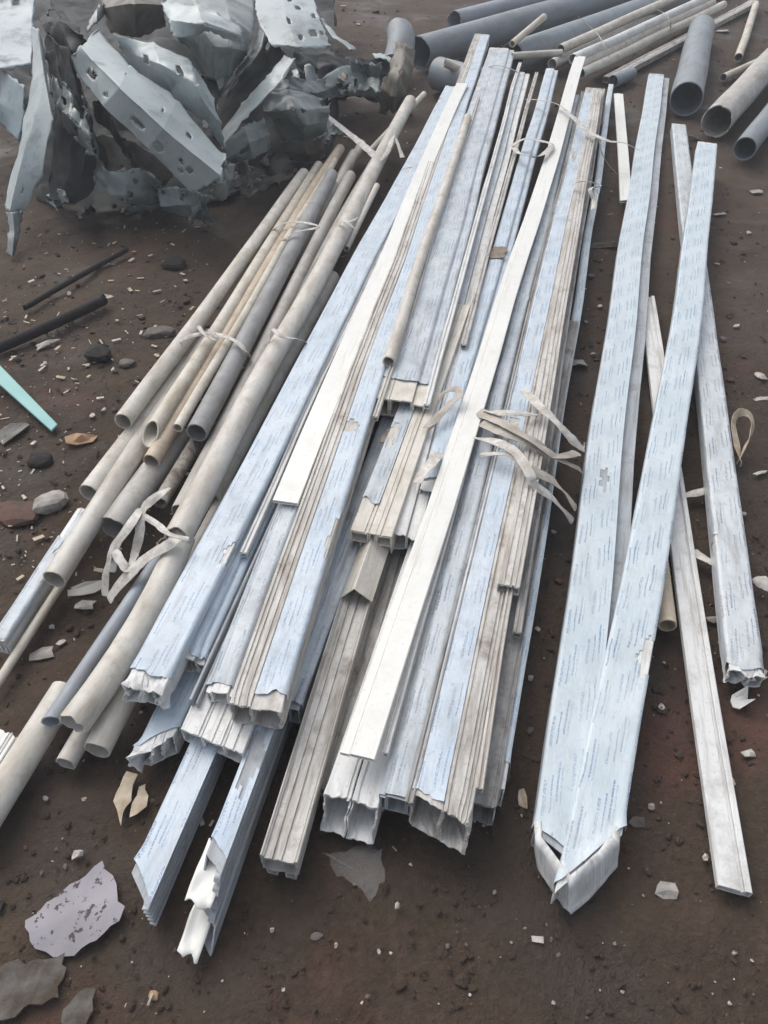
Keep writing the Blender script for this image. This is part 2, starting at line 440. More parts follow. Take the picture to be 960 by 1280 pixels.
def profile(name, label, near, far, z, H, chambers, mat, film=None, filmmat='film_fresh', rag=(.004, .008), cut=(0, 0), cutv=(0, 0),
            roll=0.0, bend=(0, 0), group=None, film_s=(.03, .02), tears=2, lips=(), lipmat=None, width=None, film_rag=(.02, .03), th=.0028, cut_px=None, crush=None):
    """one extruded window profile. chambers: (u0,u1,v0,v1,{grooves}) in units of the width and of the height H, top at v=0"""
    zn, zf = z if isinstance(z, tuple) else (z, z)
    A, B, W = line_of(near, far, zn, zf)
    if width: W = width
    sd = nextseed()
    p = Path(A, B, roll, bend, sd); p.crush = crush
    base = 0.0
    if cut_px:                                       # slanting saw cut through two given corners of the top face
        q0, q1 = P(*cut_px[0], zn) - A, P(*cut_px[1], zn) - A
        s_l, s_r, u_l, u_r = np.dot(q0, p.a), np.dot(q1, p.a), np.dot(q0, p.side), np.dot(q1, p.side)
        k = (s_r - s_l) / (u_r - u_l); base = s_l - k * u_l; cut = (k, cut[1])
    t = thing(name, label, 'profile', (A[0], A[1], 0.0), group)
    mb = MB()
    for c in chambers:
        g = dict(c[4]) if len(c) > 4 else {}
        cs = g.pop('s0', None)
        chamber(mb, p, (c[0] * W, c[1] * W, c[2] * H, c[3] * H), cs or 0, p.L, th, rag, cut if cs is None else (0, 0), cutv, base=base if cs is None else 0.0, **g)
    mb.build('body', mat, t)
    for l in lips:
        lm = MB(); q = (l[0] * W, l[0] * W + l[1], l[2], l[3])
        chamber(lm, p, q, l[4] if len(l) > 4 else 0, p.L, min(l[1], l[3] - l[2]) * .4, (rag[0] * .5, rag[1]), cut, cutv, nseg=10, base=base)
        lm.build('lip', lipmat or mat, t)
    if film:
        for poly in film:
            fm = MB()
            film_sheet(fm, p, [(u * W, v * H) for u, v in poly], film_s[0] + base, p.L - film_s[1], film_rag, cut[0], tears=tears, seed=sd)
            fm.build('protective_film', filmmat, t)
    return t, p, W

def circ(r, n=22, e=1.0):
    a = np.linspace(0, 2 * math.pi, n, endpoint=False)
    return np.column_stack([np.cos(a) * r, np.sin(a) * r * e])

def pipe(name, label, pts, dia, z, mat, group=None, rag=(.0, .0), wall=.0035, cut=(0, 0), cutv=(0, 0), bend=(0, 0), cat='pipe', e=1.0, wob=.003, dia_at=0, n=22):
    """pts: near and far pixel of the axis; dia: pixels at the near end (or metres if < 1); z: height of axis at near/far"""
    zn, zf = z if isinstance(z, tuple) else (z, z)
    A, B = P(*pts[0], zn), P(*pts[1], zf)
    if dia < 1: R = dia / 2
    else:
        q = P(*pts[dia_at], (zn, zf)[dia_at]); depth = np.dot(q - np.array([0, 0, CAM_H]), np.array([0, CP, -SP]))
        R = dia / FPX * depth / 2 * .93
    sd = nextseed(); p = Path(A, B, 0, bend, sd, wob)
    lp = circ(R, n, e); inn = circ(R - wall, n, e)
    mb = MB()
    o0, o1 = ragged(lp, rag[0], sd, cut[0], cutv[0], 25), ragged(lp, rag[1], sd + 4, cut[1], cutv[1], 25)
    sweep(mb, p, lp, inn, 0, p.L, max(6, int(p.L / .16)), o0, o1, True)
    o = mb.build(name, mat)
    return tag(o, label, cat, group), p, R

def ribbon(name, label, pts, width, mat='strap', group=None, cat='strap', flat=(0, 0, 1.0), twist=0.0, n=8):
    """pts: (px, py, z) polyline, smoothed; a thin strap of the given width (m), with real thickness"""
    C = np.array([P(a, b, c) for a, b, c in pts]); m = len(C)
    Q = []
    for i in range(m - 1):
        p0, p1, p2, p3 = C[max(i - 1, 0)], C[i], C[i + 1], C[min(i + 2, m - 1)]
        for k in range(n):
            t = k / n
            Q.append(.5 * ((2 * p1) + (-p0 + p2) * t + (2 * p0 - 5 * p1 + 4 * p2 - p3) * t * t + (-p0 + 3 * p1 - 3 * p2 + p3) * t ** 3))
    Q.append(C[-1]); Q = np.array(Q); T = np.gradient(Q, axis=0)
    mb = MB(); V = []; k = len(Q); th = .0007; sd = nextseed()
    for i in range(k):
        a = nrm(T[i]); s = np.cross(a, np.array(flat)); s = nrm(s) if np.linalg.norm(s) > 1e-4 else np.array([1.0, 0, 0])
        up = np.cross(s, a); ang = twist * i / k + .7 * float(vnoise(i * .12, 0.0, sd * 1.7))
        s, up = s * math.cos(ang) + up * math.sin(ang), up * math.cos(ang) - s * math.sin(ang)
        w = width / 2 * (1 + .12 * float(vnoise(i * .9, 3.0, sd * 2.1)))
        if i == 0 or i == k - 1: w *= .82
        for uu, vv in ((-w, -th), (w * .15, -th + .0012), (w, -th), (w, th), (w * .15, th + .0012), (-w, th)): V.append(Q[i] + s * uu + up * vv)
    F = []
    for i in range(k - 1):
        for j in range(6):
            F.append((i * 6 + j, i * 6 + (j + 1) % 6, (i + 1) * 6 + (j + 1) % 6, (i + 1) * 6 + j))
    F += [(5, 4, 3, 2, 1, 0), tuple((k - 1) * 6 + j for j in range(6))]
    mb.add(V, F, None, False)
    return tag(mb.build(name, mat), label, cat, group)

# ------------------------------------------------------------------ ground
def build_ground():
    def axis(lo, hi, a, b, step, grow=1.25):
        c = list(np.arange(lo, hi, step)); s = step; x = c[-1]
        while x < b: s *= grow; x += s; c.append(x)
        s = step; x = c[0]; pre = []
        while x > a: s *= grow; x -= s; pre.append(x)
        return np.array(pre[::-1] + c)
    xs = axis(-2.9, 3.1, -60, 60, .021); ys = list(np.arange(.1, 2.2, .0155))
    st = .0155
    while ys[-1] < 9: st *= 1.006; ys.append(ys[-1] + st)
    while ys[-1] < 90: st *= 1.25; ys.append(ys[-1] + st)
    pre = []; st = .02; y = .1
    while y > -40: st *= 1.3; y -= st; pre.append(y)
    ys = np.array(pre[::-1] + ys)
    X, Y = np.meshgrid(xs, ys)
    Z = ground_z(X, Y)
    near = np.exp(-np.maximum(0, np.abs(X) - 3) ** 2) * np.exp(-np.maximum(0, Y - 8) ** 2)
    lum = fbm(X * 9, Y * 9, 8.8, 3)
    Z = Z - near * .012 * np.clip(fbm(X * 3.1 + 4, Y * 2.2, 21.3, 2) - .35, 0, 1)
    Z = Z + near * (.011 * np.maximum(0, lum) + .003 * fbm(X * 26, Y * 26, 5.5, 2))
    nx, ny = len(xs), len(ys)
    V = np.column_stack([X.ravel(), Y.ravel(), Z.ravel()])
    idx = np.arange(nx * ny).reshape(ny, nx)
    F = np.column_stack([idx[:-1, :-1].ravel(), idx[:-1, 1:].ravel(), idx[1:, 1:].ravel(), idx[1:, :-1].ravel()])
    me = bpy.data.meshes.new('ground')
    me.vertices.add(len(V)); me.vertices.foreach_set('co', V.ravel())
    me.loops.add(F.size); me.loops.foreach_set('vertex_index', F.ravel().astype(np.int32))
    me.polygons.add(len(F)); me.polygons.foreach_set('loop_start', np.arange(0, F.size, 4, dtype=np.int32))
    me.update(calc_edges=True); me.validate()
    me.polygons.foreach_set('use_smooth', np.ones(len(F), dtype=bool))
    me.materials.append(MATS['wet_soil'])
    o = bpy.data.objects.new('ground', me); COL.objects.link(o); tag(o, kind='structure')
build_ground()

ICO_V = None
def ico():
    global ICO_V
    if ICO_V is None:
        import bmesh
        bm = bmesh.new(); bmesh.ops.create_icosphere(bm, subdivisions=1, radius=1)
        V1 = np.array([v.co[:] for v in bm.verts]); F1 = [tuple(v.index for v in f.verts) for f in bm.faces]; bm.free()
        bm = bmesh.new(); bmesh.ops.create_icosphere(bm, subdivisions=2, radius=1)
        V2 = np.array([v.co[:] for v in bm.verts]); F2 = [tuple(v.index for v in f.verts) for f in bm.faces]; bm.free()
        ICO_V = (V1, F1, V2, F2)
    return ICO_V

def build_clods():
    V1, F1, _, _ = ico()
    for name, mat, cnt, lo, hi, sd in (('soil_clods', 'wet_soil', 5000, .002, .009, 1), ('gravel', 'stone', 300, .002, .006, 2), ('plastic_crumbs', 'chip', 330, .0015, .0045, 3)):
        r = np.random.RandomState(sd); mb = MB()
        for i in range(cnt):
            py = 1290 - 1290 * r.rand() ** .8; px = r.uniform(-40, 1000)
            p = P(px, py); x, y = p[0], p[1]
            s = (lo + (hi - lo) * r.rand() ** 2.2) * (1.0 if r.rand() > .02 else 2.0) * (0.7 + .16 * y)
            sc = np.array([r.uniform(.7, 1.4), r.uniform(.7, 1.4), r.uniform(.3, .6)]) * s
            v = V1 * (1 + .8 * (r.rand(len(V1), 1) - .5)) * sc
            a = r.uniform(0, 6.28); c, q = math.cos(a), math.sin(a)
            v = np.column_stack([v[:, 0] * c - v[:, 1] * q, v[:, 0] * q + v[:, 1] * c, v[:, 2]])
            mb.add(v + np.array([x, y, float(ground_z(x, y)) + sc[2] * .1 + .004]), F1, None, False)
        tag(mb.build(name, mat, origin=(0, 3, 0)), kind='stuff')
build_clods()

def build_litter():
    """fine straw, splinters and plastic slivers trodden into the soil"""
    for name, mat, cnt, sd in (('straw_litter', 'flap', 420, 31), ('plastic_litter', 'chip', 300, 32), ('charred_litter', 'charred', 420, 33)):
        r = np.random.RandomState(sd); mb = MB()
        for i in range(cnt):
            py = 1290 - 1290 * r.rand() ** .85; px = r.uniform(-40, 1000)
            if r.rand() < .5: px, py = r.uniform(-30, 260), r.uniform(280, 720)
            if py > 850 and r.rand() < .8: continue
            x, y = P(px, py)[:2]; L = (.004 + .024 * r.rand() ** 2.5) * (.7 + .18 * y); w = L * r.uniform(.1, .6); a = r.uniform(0, 3.14)
            c, q = math.cos(a), math.sin(a); z = float(ground_z(x, y)) + .009; tz = r.uniform(-.12, .12)
            pts = []
            for zz in (0, .0015):
                for uu, vv in ((-.5, -.5), (.5, -.3), (.42, .45), (-.55, .4)):
                    X, Y = uu * L, vv * w; pts.append((x + X * c - Y * q, y + X * q + Y * c, z + zz + X * tz))
            mb.add(pts, [(3, 2, 1, 0), (4, 5, 6, 7), (0, 1, 5, 4), (1, 2, 6, 5), (2, 3, 7, 6), (3, 0, 4, 7)])
        tag(mb.build(name, mat, origin=(0, 3, 0)), kind='stuff')
build_litter()

# ------------------------------------------------------------------ window profiles in the middle stack
ONE = [(-.5, -.1, -1, 0), (-.095, .2, -1, 0), (.205, .5, -1, 0)]      # three chambers side by side
TOPF = [[(-.5, -.75), (-.5, 0), (.5, 0), (.5, -.3)]]
STEP = [(-.5, .16, -1, 0), (.165, .5, -1, -.16)]
STEPF = [[(-.5, -.75), (-.5, -.05), (-.46, 0), (.165, 0), (.175, -.16), (.5, -.16), (.5, -.5)]]
RIB = [(-.5, -.3, -1, -.14), (-.295, .34, -1, 0), (.345, .5, -1, -.2)]
RIBF = [[(-.5, -.7), (-.5, -.14), (-.31, -.14), (-.30, 0), (.345, 0), (.355, -.2), (.5, -.2), (.5, -.5)]]
G_LOW = 'window profiles at the bottom of the stack'

def window_profiles():
    # ---- bottom layer, lying on the soil
    profile('window_profile', 'blue filmed profile cut to a slanting point, grooved side facing the speckled paper',
            (172, 217, 1069), (392, 414, 600), .068, .068, [(-.5, .5, -1, 0, {'gr': (.14, .38, .62, .86), 'gw': .010, 'gd': .009})], 'pvc_grey',
            [[(-.5, -.5), (-.5, 0), (.5, 0)]], 'film_fresh', cut_px=((164, 1090), (190, 1150)), rag=(.001, .004), film_s=(.014, .02), film_rag=(.008, .02), tears=1)
    t, p, W = profile('window_profile', 'broken profile with torn white end reaching furthest from the stack beside the pointed one',
            (257, 287, 1067), (422, 440, 640), .092, .092, [(-.5, .5, -.62, 0, {'gr': (.2, .5, .8), 'gw': .009, 'gd': .008}), (-.42, .62, -1, -.63)], 'pvc_grey',
            [[(-.5, -.25), (-.5, 0), (.5, 0)]], 'film_sky', cut_px=((256, 1066), (284, 1108)), cutv=(.9, 0), rag=(.006, .004), film_s=(.02, .02), tears=2)
    for k, (u0, u1, v, s0, s1) in enumerate(((-.85, .40, -.22, -.075, .03), (-.7, .30, -.70, -.135, -.02))):
        mb = MB(); nu, ns = 8, 10; V = []
        for i in range(ns + 1):
            for j in range(nu + 1):
                uu = (u0 + (u1 - u0) * j / nu) * W; ss = s0 + (s1 - s0) * i / ns
                if i == 0: ss += .009 * float(vnoise(j * .9, k * 3.0, 2.2))
                V.append(p.pos(ss, uu, v * .092 + .008 * float(vnoise(j * .5, i * .4, k + .5))))
        mb.add(V, [(i * (nu + 1) + j, i * (nu + 1) + j + 1, (i + 1) * (nu + 1) + j + 1, (i + 1) * (nu + 1) + j) for i in range(ns) for j in range(nu)], None, True)
        o = mb.build('torn_wall', 'pvc_clean', t)
        md = o.modifiers.new('thick', 'SOLIDIFY'); md.thickness = .0025
    profile('window_profile', 'dirty grey white three track profile with grooved top and open end',
            (320, 375, 1074), (508, 530, 500), .075, .07, [(-.5, .5, -.72, -.06, {'gt': (.35, .62)}), (-.42, -.1, -1, -.73), (.12, .42, -1, -.73)], 'pvc_dirty',
            None, rag=(.003, .006), lips=((-.5, .004, -.01, .003), (-.44, .003, -.01, .001), (.42, .003, -.01, .002), (.47, .004, -.01, .003)))
    profile('window_profile', 'blue filmed profile with crumpled silver end, lying under the leftmost flat profile',
            (164, 206, 945), (385, 408, 520), .068, .06, ONE, 'pvc_white', TOPF, 'film_sky', cut_px=((160, 950), (208, 925)), rag=(.012, .004), film_s=(.02, .02), film_rag=(.03, .02), crush=(.07, .010))
    profile('window_profile', 'wide white broken profile with ragged front wall under the bright white strip',
            (395, 482, 1000), (560, 592, 560), .085, .07, [(-.5, -.02, -1, 0, {'gt': (.9,)}), (0.0, .5, -1, -.03, {'gt': (.2,)})], 'pvc_white',
            None, rag=(.007, .006), cutv=(.5, 0), crush=(.04, .003))
    profile('window_profile', 'grey soiled profile with a small round hole, beside the thin edge strip',
            (580, 622, 1008), (704, 722, 400), .082, .062, [(-.5, .5, -1, 0, {'gt': (.1, .9)})], 'pvc_grimy', None, rag=(.012, .004))
    profile('window_profile', 'narrow pale blue edge profile along the outer side of the stack',
            (613, 630, 985), (761, 768, 105), .07, .066, ONE, 'pvc_white', [[(-.5, -.8), (-.5, 0), (.5, 0), (.5, -.9)]], 'film_pale', rag=(.008, .006), bend=(.006, 0), film_s=(.05, .02), tears=5)
    profile('window_profile', 'worn blue profile lying low between the stained ridge and the three track profile',
            (334, 374, 880), (486, 514, 500), .088, .06, STEP, 'pvc_grey', STEPF, 'film_worn', rag=(.004, .004), film_s=(.02, .02))
    # ---- second layer
    profile('window_profile', 'wide white base profile with clean broken end under the ridged blue profiles',
            (219, 311, 924), (545, 580, 200), .105, .04, [(-.5, -.16, -1, 0, {'gt': (.9,)}), (-.155, .2, -1, 0, {'gt': (.5, .92)}), (.205, .5, -1, 0, {'gt': (.5,)})],
            'pvc_white', None, cut_px=((218, 908), (312, 946)), rag=(.003, .004), lips=((-.5, .006, 0, .022, .05), (-.40, .004, 0, .016, .05)), lipmat='pvc_grey')
    profile('window_profile', 'blue worn profile ending on the wide white base, between the lip and the ridge',
            (256, 290, 866), (470, 490, 330), .14, .032, RIB, 'pvc_white', RIBF, 'film_worn', rag=(.006, .004), film_s=(.015, .02), film_rag=(.012, .03))
    profile('window_profile', 'short blue profile with torn hollow end tucked beside the leftmost flat one',
            (218, 254, 822), (520, 534, 200), .125, .055, STEP, 'pvc_white', STEPF, 'film_sky', rag=(.010, .004), film_s=(.02, .02), film_rag=(.02, .03), crush=(.06, .010))
    profile('window_profile', 'flat sky blue profile with crumpled white end, lying against the round pipes',
            (149, 205, 862), (558, 575, 108), (.15, .17), .05, ONE, 'pvc_white', TOPF, 'film_fresh', rag=(.012, .006), crush=(.07, .011), film_s=(.035, .02), film_rag=(.022, .03), tears=4)
    profile('window_profile', 'grey blue worn profile running in the shade of the long white strip',
            (476, 513, 998), (712, 728, 118), (.115, .14), .05, RIB, 'pvc_grey', RIBF, 'film_worn', rag=(.001, .004), film_s=(.004, .02), film_rag=(.002, .02), tears=6)
    profile('window_profile', 'wide profile half blue film and half bare cream ridges, broken at its end',
            (514, 588, 1012), (730, 757, 110), (.125, .15), .068,
            [(-.5, .02, -1, 0), (.025, .5, -1, .02, {'gt': (.16, .62, .78, .92), 'gr': (.2, .5)})], 'pvc_dirty',
            [[(-.5, -.6), (-.5, 0), (.02, 0)]], 'film_fresh', rag=(.006, .005), cut=(-.25, 0), cutv=(.3, 0), crush=(.04, .003), film_s=(.015, .1), film_rag=(.02, .04), tears=4)
    profile('window_profile', 'slim cream grooved profile stopping short on top of the cream ridged one',
            (626, 646, 732), (740, 757, 112), (.15, .175), .024, [(-.5, .5, -1, 0, {'gt': (.3, .6, .85)})], 'pvc_brown', None, rag=(.006, .01))
    profile('window_profile', 'two chamber cream profile with toothed underside ending in front of the square tube',
            (431, 496, 667), (556, 584, 380), .135, .05, [(-.5, -.06, -.66, 0, {'gt': (.85,)}), (-.05, .12, -.66, 0), (.125, .5, -.66, .02, {'gt': (.3,)})], 'pvc_cream',
            [[(-.5, 0), (-.06, 0)]], 'film_worn', rag=(.002, .004), film_s=(.10, .02), film_rag=(.03, .02), th=.0035,
            lips=((-.5, .004, -.05, -.034), (-.28, .004, -.048, -.034), (-.05, .004, -.05, -.034), (.2, .004, -.048, -.034), (.47, .004, -.052, -.034)))
    profile('window_profile', 'square hollow tube turned on its edge, poking out below the toothed profile',
            (430, 478, 744), (500, 534, 560), .10, .052, [(-.5, .5, -1, 0)], 'pvc_cream', None, rag=(.001, .001), roll=math.radians(38), width=.052, th=.0022)
    profile('window_profile', 'pale grey profile with peeled film sliding under the long white strip',
            (484, 522, 668), (644, 663, 90), (.12, .16), .05, [(-.5, .12, -1, 0), (.125, .5, -1, -.16)], 'pvc_white',
            [[(-.5, -.5), (-.5, 0), (.12, 0)]], 'film_worn', rag=(.012, .008), film_s=(.42, .02), film_rag=(.06, .03))
    profile('window_profile', 'blue filmed profile tied with white straps beside the long white strip',
            (528, 556, 615), (681, 702, 86), (.125, .155), .05, STEP, 'pvc_white', STEPF, 'film_fresh', rag=(.010, .006), film_s=(.04, .03), tears=4)
    profile('window_profile', 'broad blue filmed profile whose broken chambers face the toothed profile',
            (467, 524, 500), (606, 648, 60), (.165, .17), .055, [(-.5, -.13, -1, 0), (-.125, .28, -1, 0), (.285, .5, -1, -.15)], 'pvc_cream', [[(-.5, -.5), (-.5, 0), (-.14, 0), (-.13, -.02), (-.12, 0), (.285, 0), (.295, -.15), (.5, -.15), (.5, -.4)]], 'film_worn', rag=(.005, .012), film_s=(.09, .03), tears=3, th=.0045, film_rag=(.02, .03))
    # ---- top layer
    profile('window_profile', 'long profile with brown stained ridge and blue film, reaching highest of the stack',
            (291, 344, 884), (590, 616, 42), (.168, .19), .062, [(-.5, -.08, -1, .0, {'gt': (.18, .42, .8)}), (-.075, .5, -1, -.05, {'gr': (.2, .4, .6, .8)})], 'pvc_brown',
            [[(-.07, -.05), (.5, -.05), (.5, -.2)]], 'film_fresh', rag=(.006, .012), crush=(.04, .004), film_s=(.03, .04), film_rag=(.025, .05), tears=3)
    profile('glazing_strip', 'bright white flat strip ending square on the blue profiles',
            (339, 374, 627), (571, 585, 104), (.158, .20), .009, [(-.5, .5, -1, 0)], 'pvc_clean', None, rag=(.0005, .003), bend=(-.008, -.006))
    profile('glazing_strip', 'long bright white strip with folded edge lying loose across the whole stack',
            (427, 466, 944), (716, 734, 70), (.145, .20), .010, [(-.5, -.22, -1.3, -.4), (-.215, .5, -1, 0)], 'pvc_clean', None, rag=(.0008, .002), bend=(.012, -.008))
    bead = [(-.5, .5, -1, 0, {'gt': (.5,)})]
    for lab, near, far, z, mt in (
        ('thin white bead between the broad blue profile and the pale grey one', (530, 537, 505), (647, 652, 78), (.165, .175), 'pvc_white'),
        ('thin grey bead along the strapped blue profile', (576, 583, 430), (668, 673, 90), (.15, .165), 'pvc_dirty'),
        ('thin dark grey bead in the joint beside the half filmed wide profile', (507, 515, 1003), (727, 732, 114), (.128, .152), 'pvc_grimy'),
        ('thin white bead against the side of the brown stained ridge profile', (352, 361, 862), (610, 616, 70), (.135, .16), 'pvc_dirty'),
        ('thin soiled bead by the slim cream grooved profile', (642, 651, 790), (752, 758, 112), (.115, .14), 'pvc_grimy'),
        ('thin white bead lying along the worn film under the long strip', (478, 485, 940), (700, 704, 150), (.126, .15), 'pvc_white'),
        ('thin pale bead wedged between the flat sky blue profile and the bright strip', (300, 308, 690), (560, 565, 130), (.14, .17), 'pvc_white'),
        ('thin cream bead beside the soiled off white pipe', (466, 472, 520), (596, 600, 120), (.175, .185), 'pvc_brown'),
        ('thin stained bead on the cream half of the wide profile', (596, 603, 985), (741, 746, 116), (.132, .16), 'pvc_brown')):
        profile('glazing_bead', lab, near, far, z, .016, bead, mt, None, rag=(.002, .004), bend=(rng.uniform(-.006, .006), 0))
    profile('window_profile', 'grey track profile showing its lips between the three track one and the bright strip',
            (378, 436, 980), (505, 536, 590), .058, .05, [(-.5, -.3, -1, 0), (-.28, .5, -1, -.35, {'gt': (.3, .7)})], 'pvc_grimy', None, rag=(.004, .004))
    # ---- loose ones to the side
    profile('window_profile', 'left arm of the pair meeting in a white mitred point, with a lower grey flange',
            (675, 727, 1046), (808, 834, 92), .062, .05, [(-.5, .5, -1, 0), (.505, .92, -1, -.38, {'s0': .42})], 'pvc_grey',
            [[(-.5, -.9), (-.5, 0), (.5, 0)]], 'film_pale', cut_px=((675, 1046), (727, 1086)), rag=(.001, .005), bend=(-.014, 0), film_s=(.012, .03), film_rag=(.004, .03), tears=2)
    profile('window_profile', 'right arm of the pair meeting in a white mitred point, covered in pale printed film',
            (711, 776, 1044), (871, 897, 178), (.066, .135), .05, ONE, 'pvc_white', TOPF, 'film_pale', cut_px=((712, 1102), (772, 1048)), rag=(.001, .006), bend=(.024, 0), film_s=(.014, .03), film_rag=(.004, .02), tears=2)
    profile('window_profile', 'pale filmed profile with crumpled foil end, passing under the mitred pair',
            (914, 954, 842), (838, 857, 155), .05, .046, ONE, 'pvc_white', TOPF, 'film_white', rag=(.010, .005), crush=(.08, .010), film_s=(.012, .02), film_rag=(.02, .03), tears=2)
    profile('window_profile', 'bare white flat profile with a raised ridge, slanting out from under the mitred pair',
            (896, 941, 1108), (800, 816, 370), .024, .016, [(-.5, .28, -1, 0, {'gt': (.92,)}), (.285, .5, -1, .18)], 'pvc_white', None, rag=(.001, .004), cut_px=((898, 1106), (943, 1118)))
    profile('glazing_strip', 'short white strip standing out of the straps beside the stack',
            (775, 790, 250), (768, 779, 117), (.05, .07), .012, [(-.5, .5, -1, 0)], 'pvc_clean', None, rag=(.0005, .012), cut=(.4, 0))
    # ---- left edge
    profile('window_profile', 'narrow blue filmed profile under the round pipes at their open ends',
            (-14, 8, 800), (98, 110, 636), .05, .045, ONE, 'pvc_white', TOPF, 'film_worn', film_s=(.01, .02))
    profile('window_profile', 'blue and white profile end lying on soil beside the fat white pipe',
            (-70, -34, 1010), (-4, 19, 915), .05, .045, [(-.5, .5, -1, 0, {'gt': (.7, .85)})], 'pvc_clean', [[(-.5, -.7), (-.5, 0), (.1, 0)]], 'film_worn', rag=(.002, .012), film_s=(.02, .12))
window_profiles()

# white inner collar of the mitred pair
def mitre_collar():
    pts = [(668, 1028, .062), (669, 1050, .064), (690, 1078, .064), (713, 1106, .065), (742, 1082, .066), (774, 1052, .068), (777, 1034, .068)]
    bot = [(664, 1046, .004), (671, 1088, .0), (690, 1118, .0), (713, 1146, .0), (742, 1120, .002), (771, 1086, .002), (774, 1050, .006)]
    A = np.array([P(*q) for q in pts]); B = np.array([P(*q) for q in bot])
    mb = MB(); V = []; n = 8; k = 0
    rows = []
    for i in range(len(A) - 1):
        for j in range(n):
            t = j / n; rows.append((A[i] + (A[i + 1] - A[i]) * t, B[i] + (B[i + 1] - B[i]) * t))
    rows.append((A[-1], B[-1]))
    m = 8; cen = np.mean(A, axis=0) + np.array([0, .05, 0])
    for i, (a, b) in enumerate(rows):
        inn = nrm((cen - a) * np.array([1, 1, 0])) * .011
        for j in range(m + 1):
            q = a + inn * (1 - j / 2) + np.array([0, 0, .005 - .0025 * j]) if j < 2 else a + (b - a) * (j - 2) / (m - 2)
            if j == m: q = q + np.array([0, 0, .006 * float(vnoise(i * .6, 0.0, 4.4)) + .008])
            V.append(q + np.array([0, .003 * float(vnoise(i * .4, j * .8, 2.1)), 0]))
    F = [(i * (m + 1) + j, i * (m + 1) + j + 1, (i + 1) * (m + 1) + j + 1, (i + 1) * (m + 1) + j) for i in range(len(rows) - 1) for j in range(m)]
    mb.add(V, F, [(i * .01, j * .01) for i in range(len(rows)) for j in range(m + 1)], True)
    o = mb.build('end_collar', 'pvc_white'); md = o.modifiers.new('thick', 'SOLIDIFY'); md.thickness = .005
    tag(o, 'pointed white plastic collar closing the mitred ends of the pair', 'end cap')
mitre_collar()

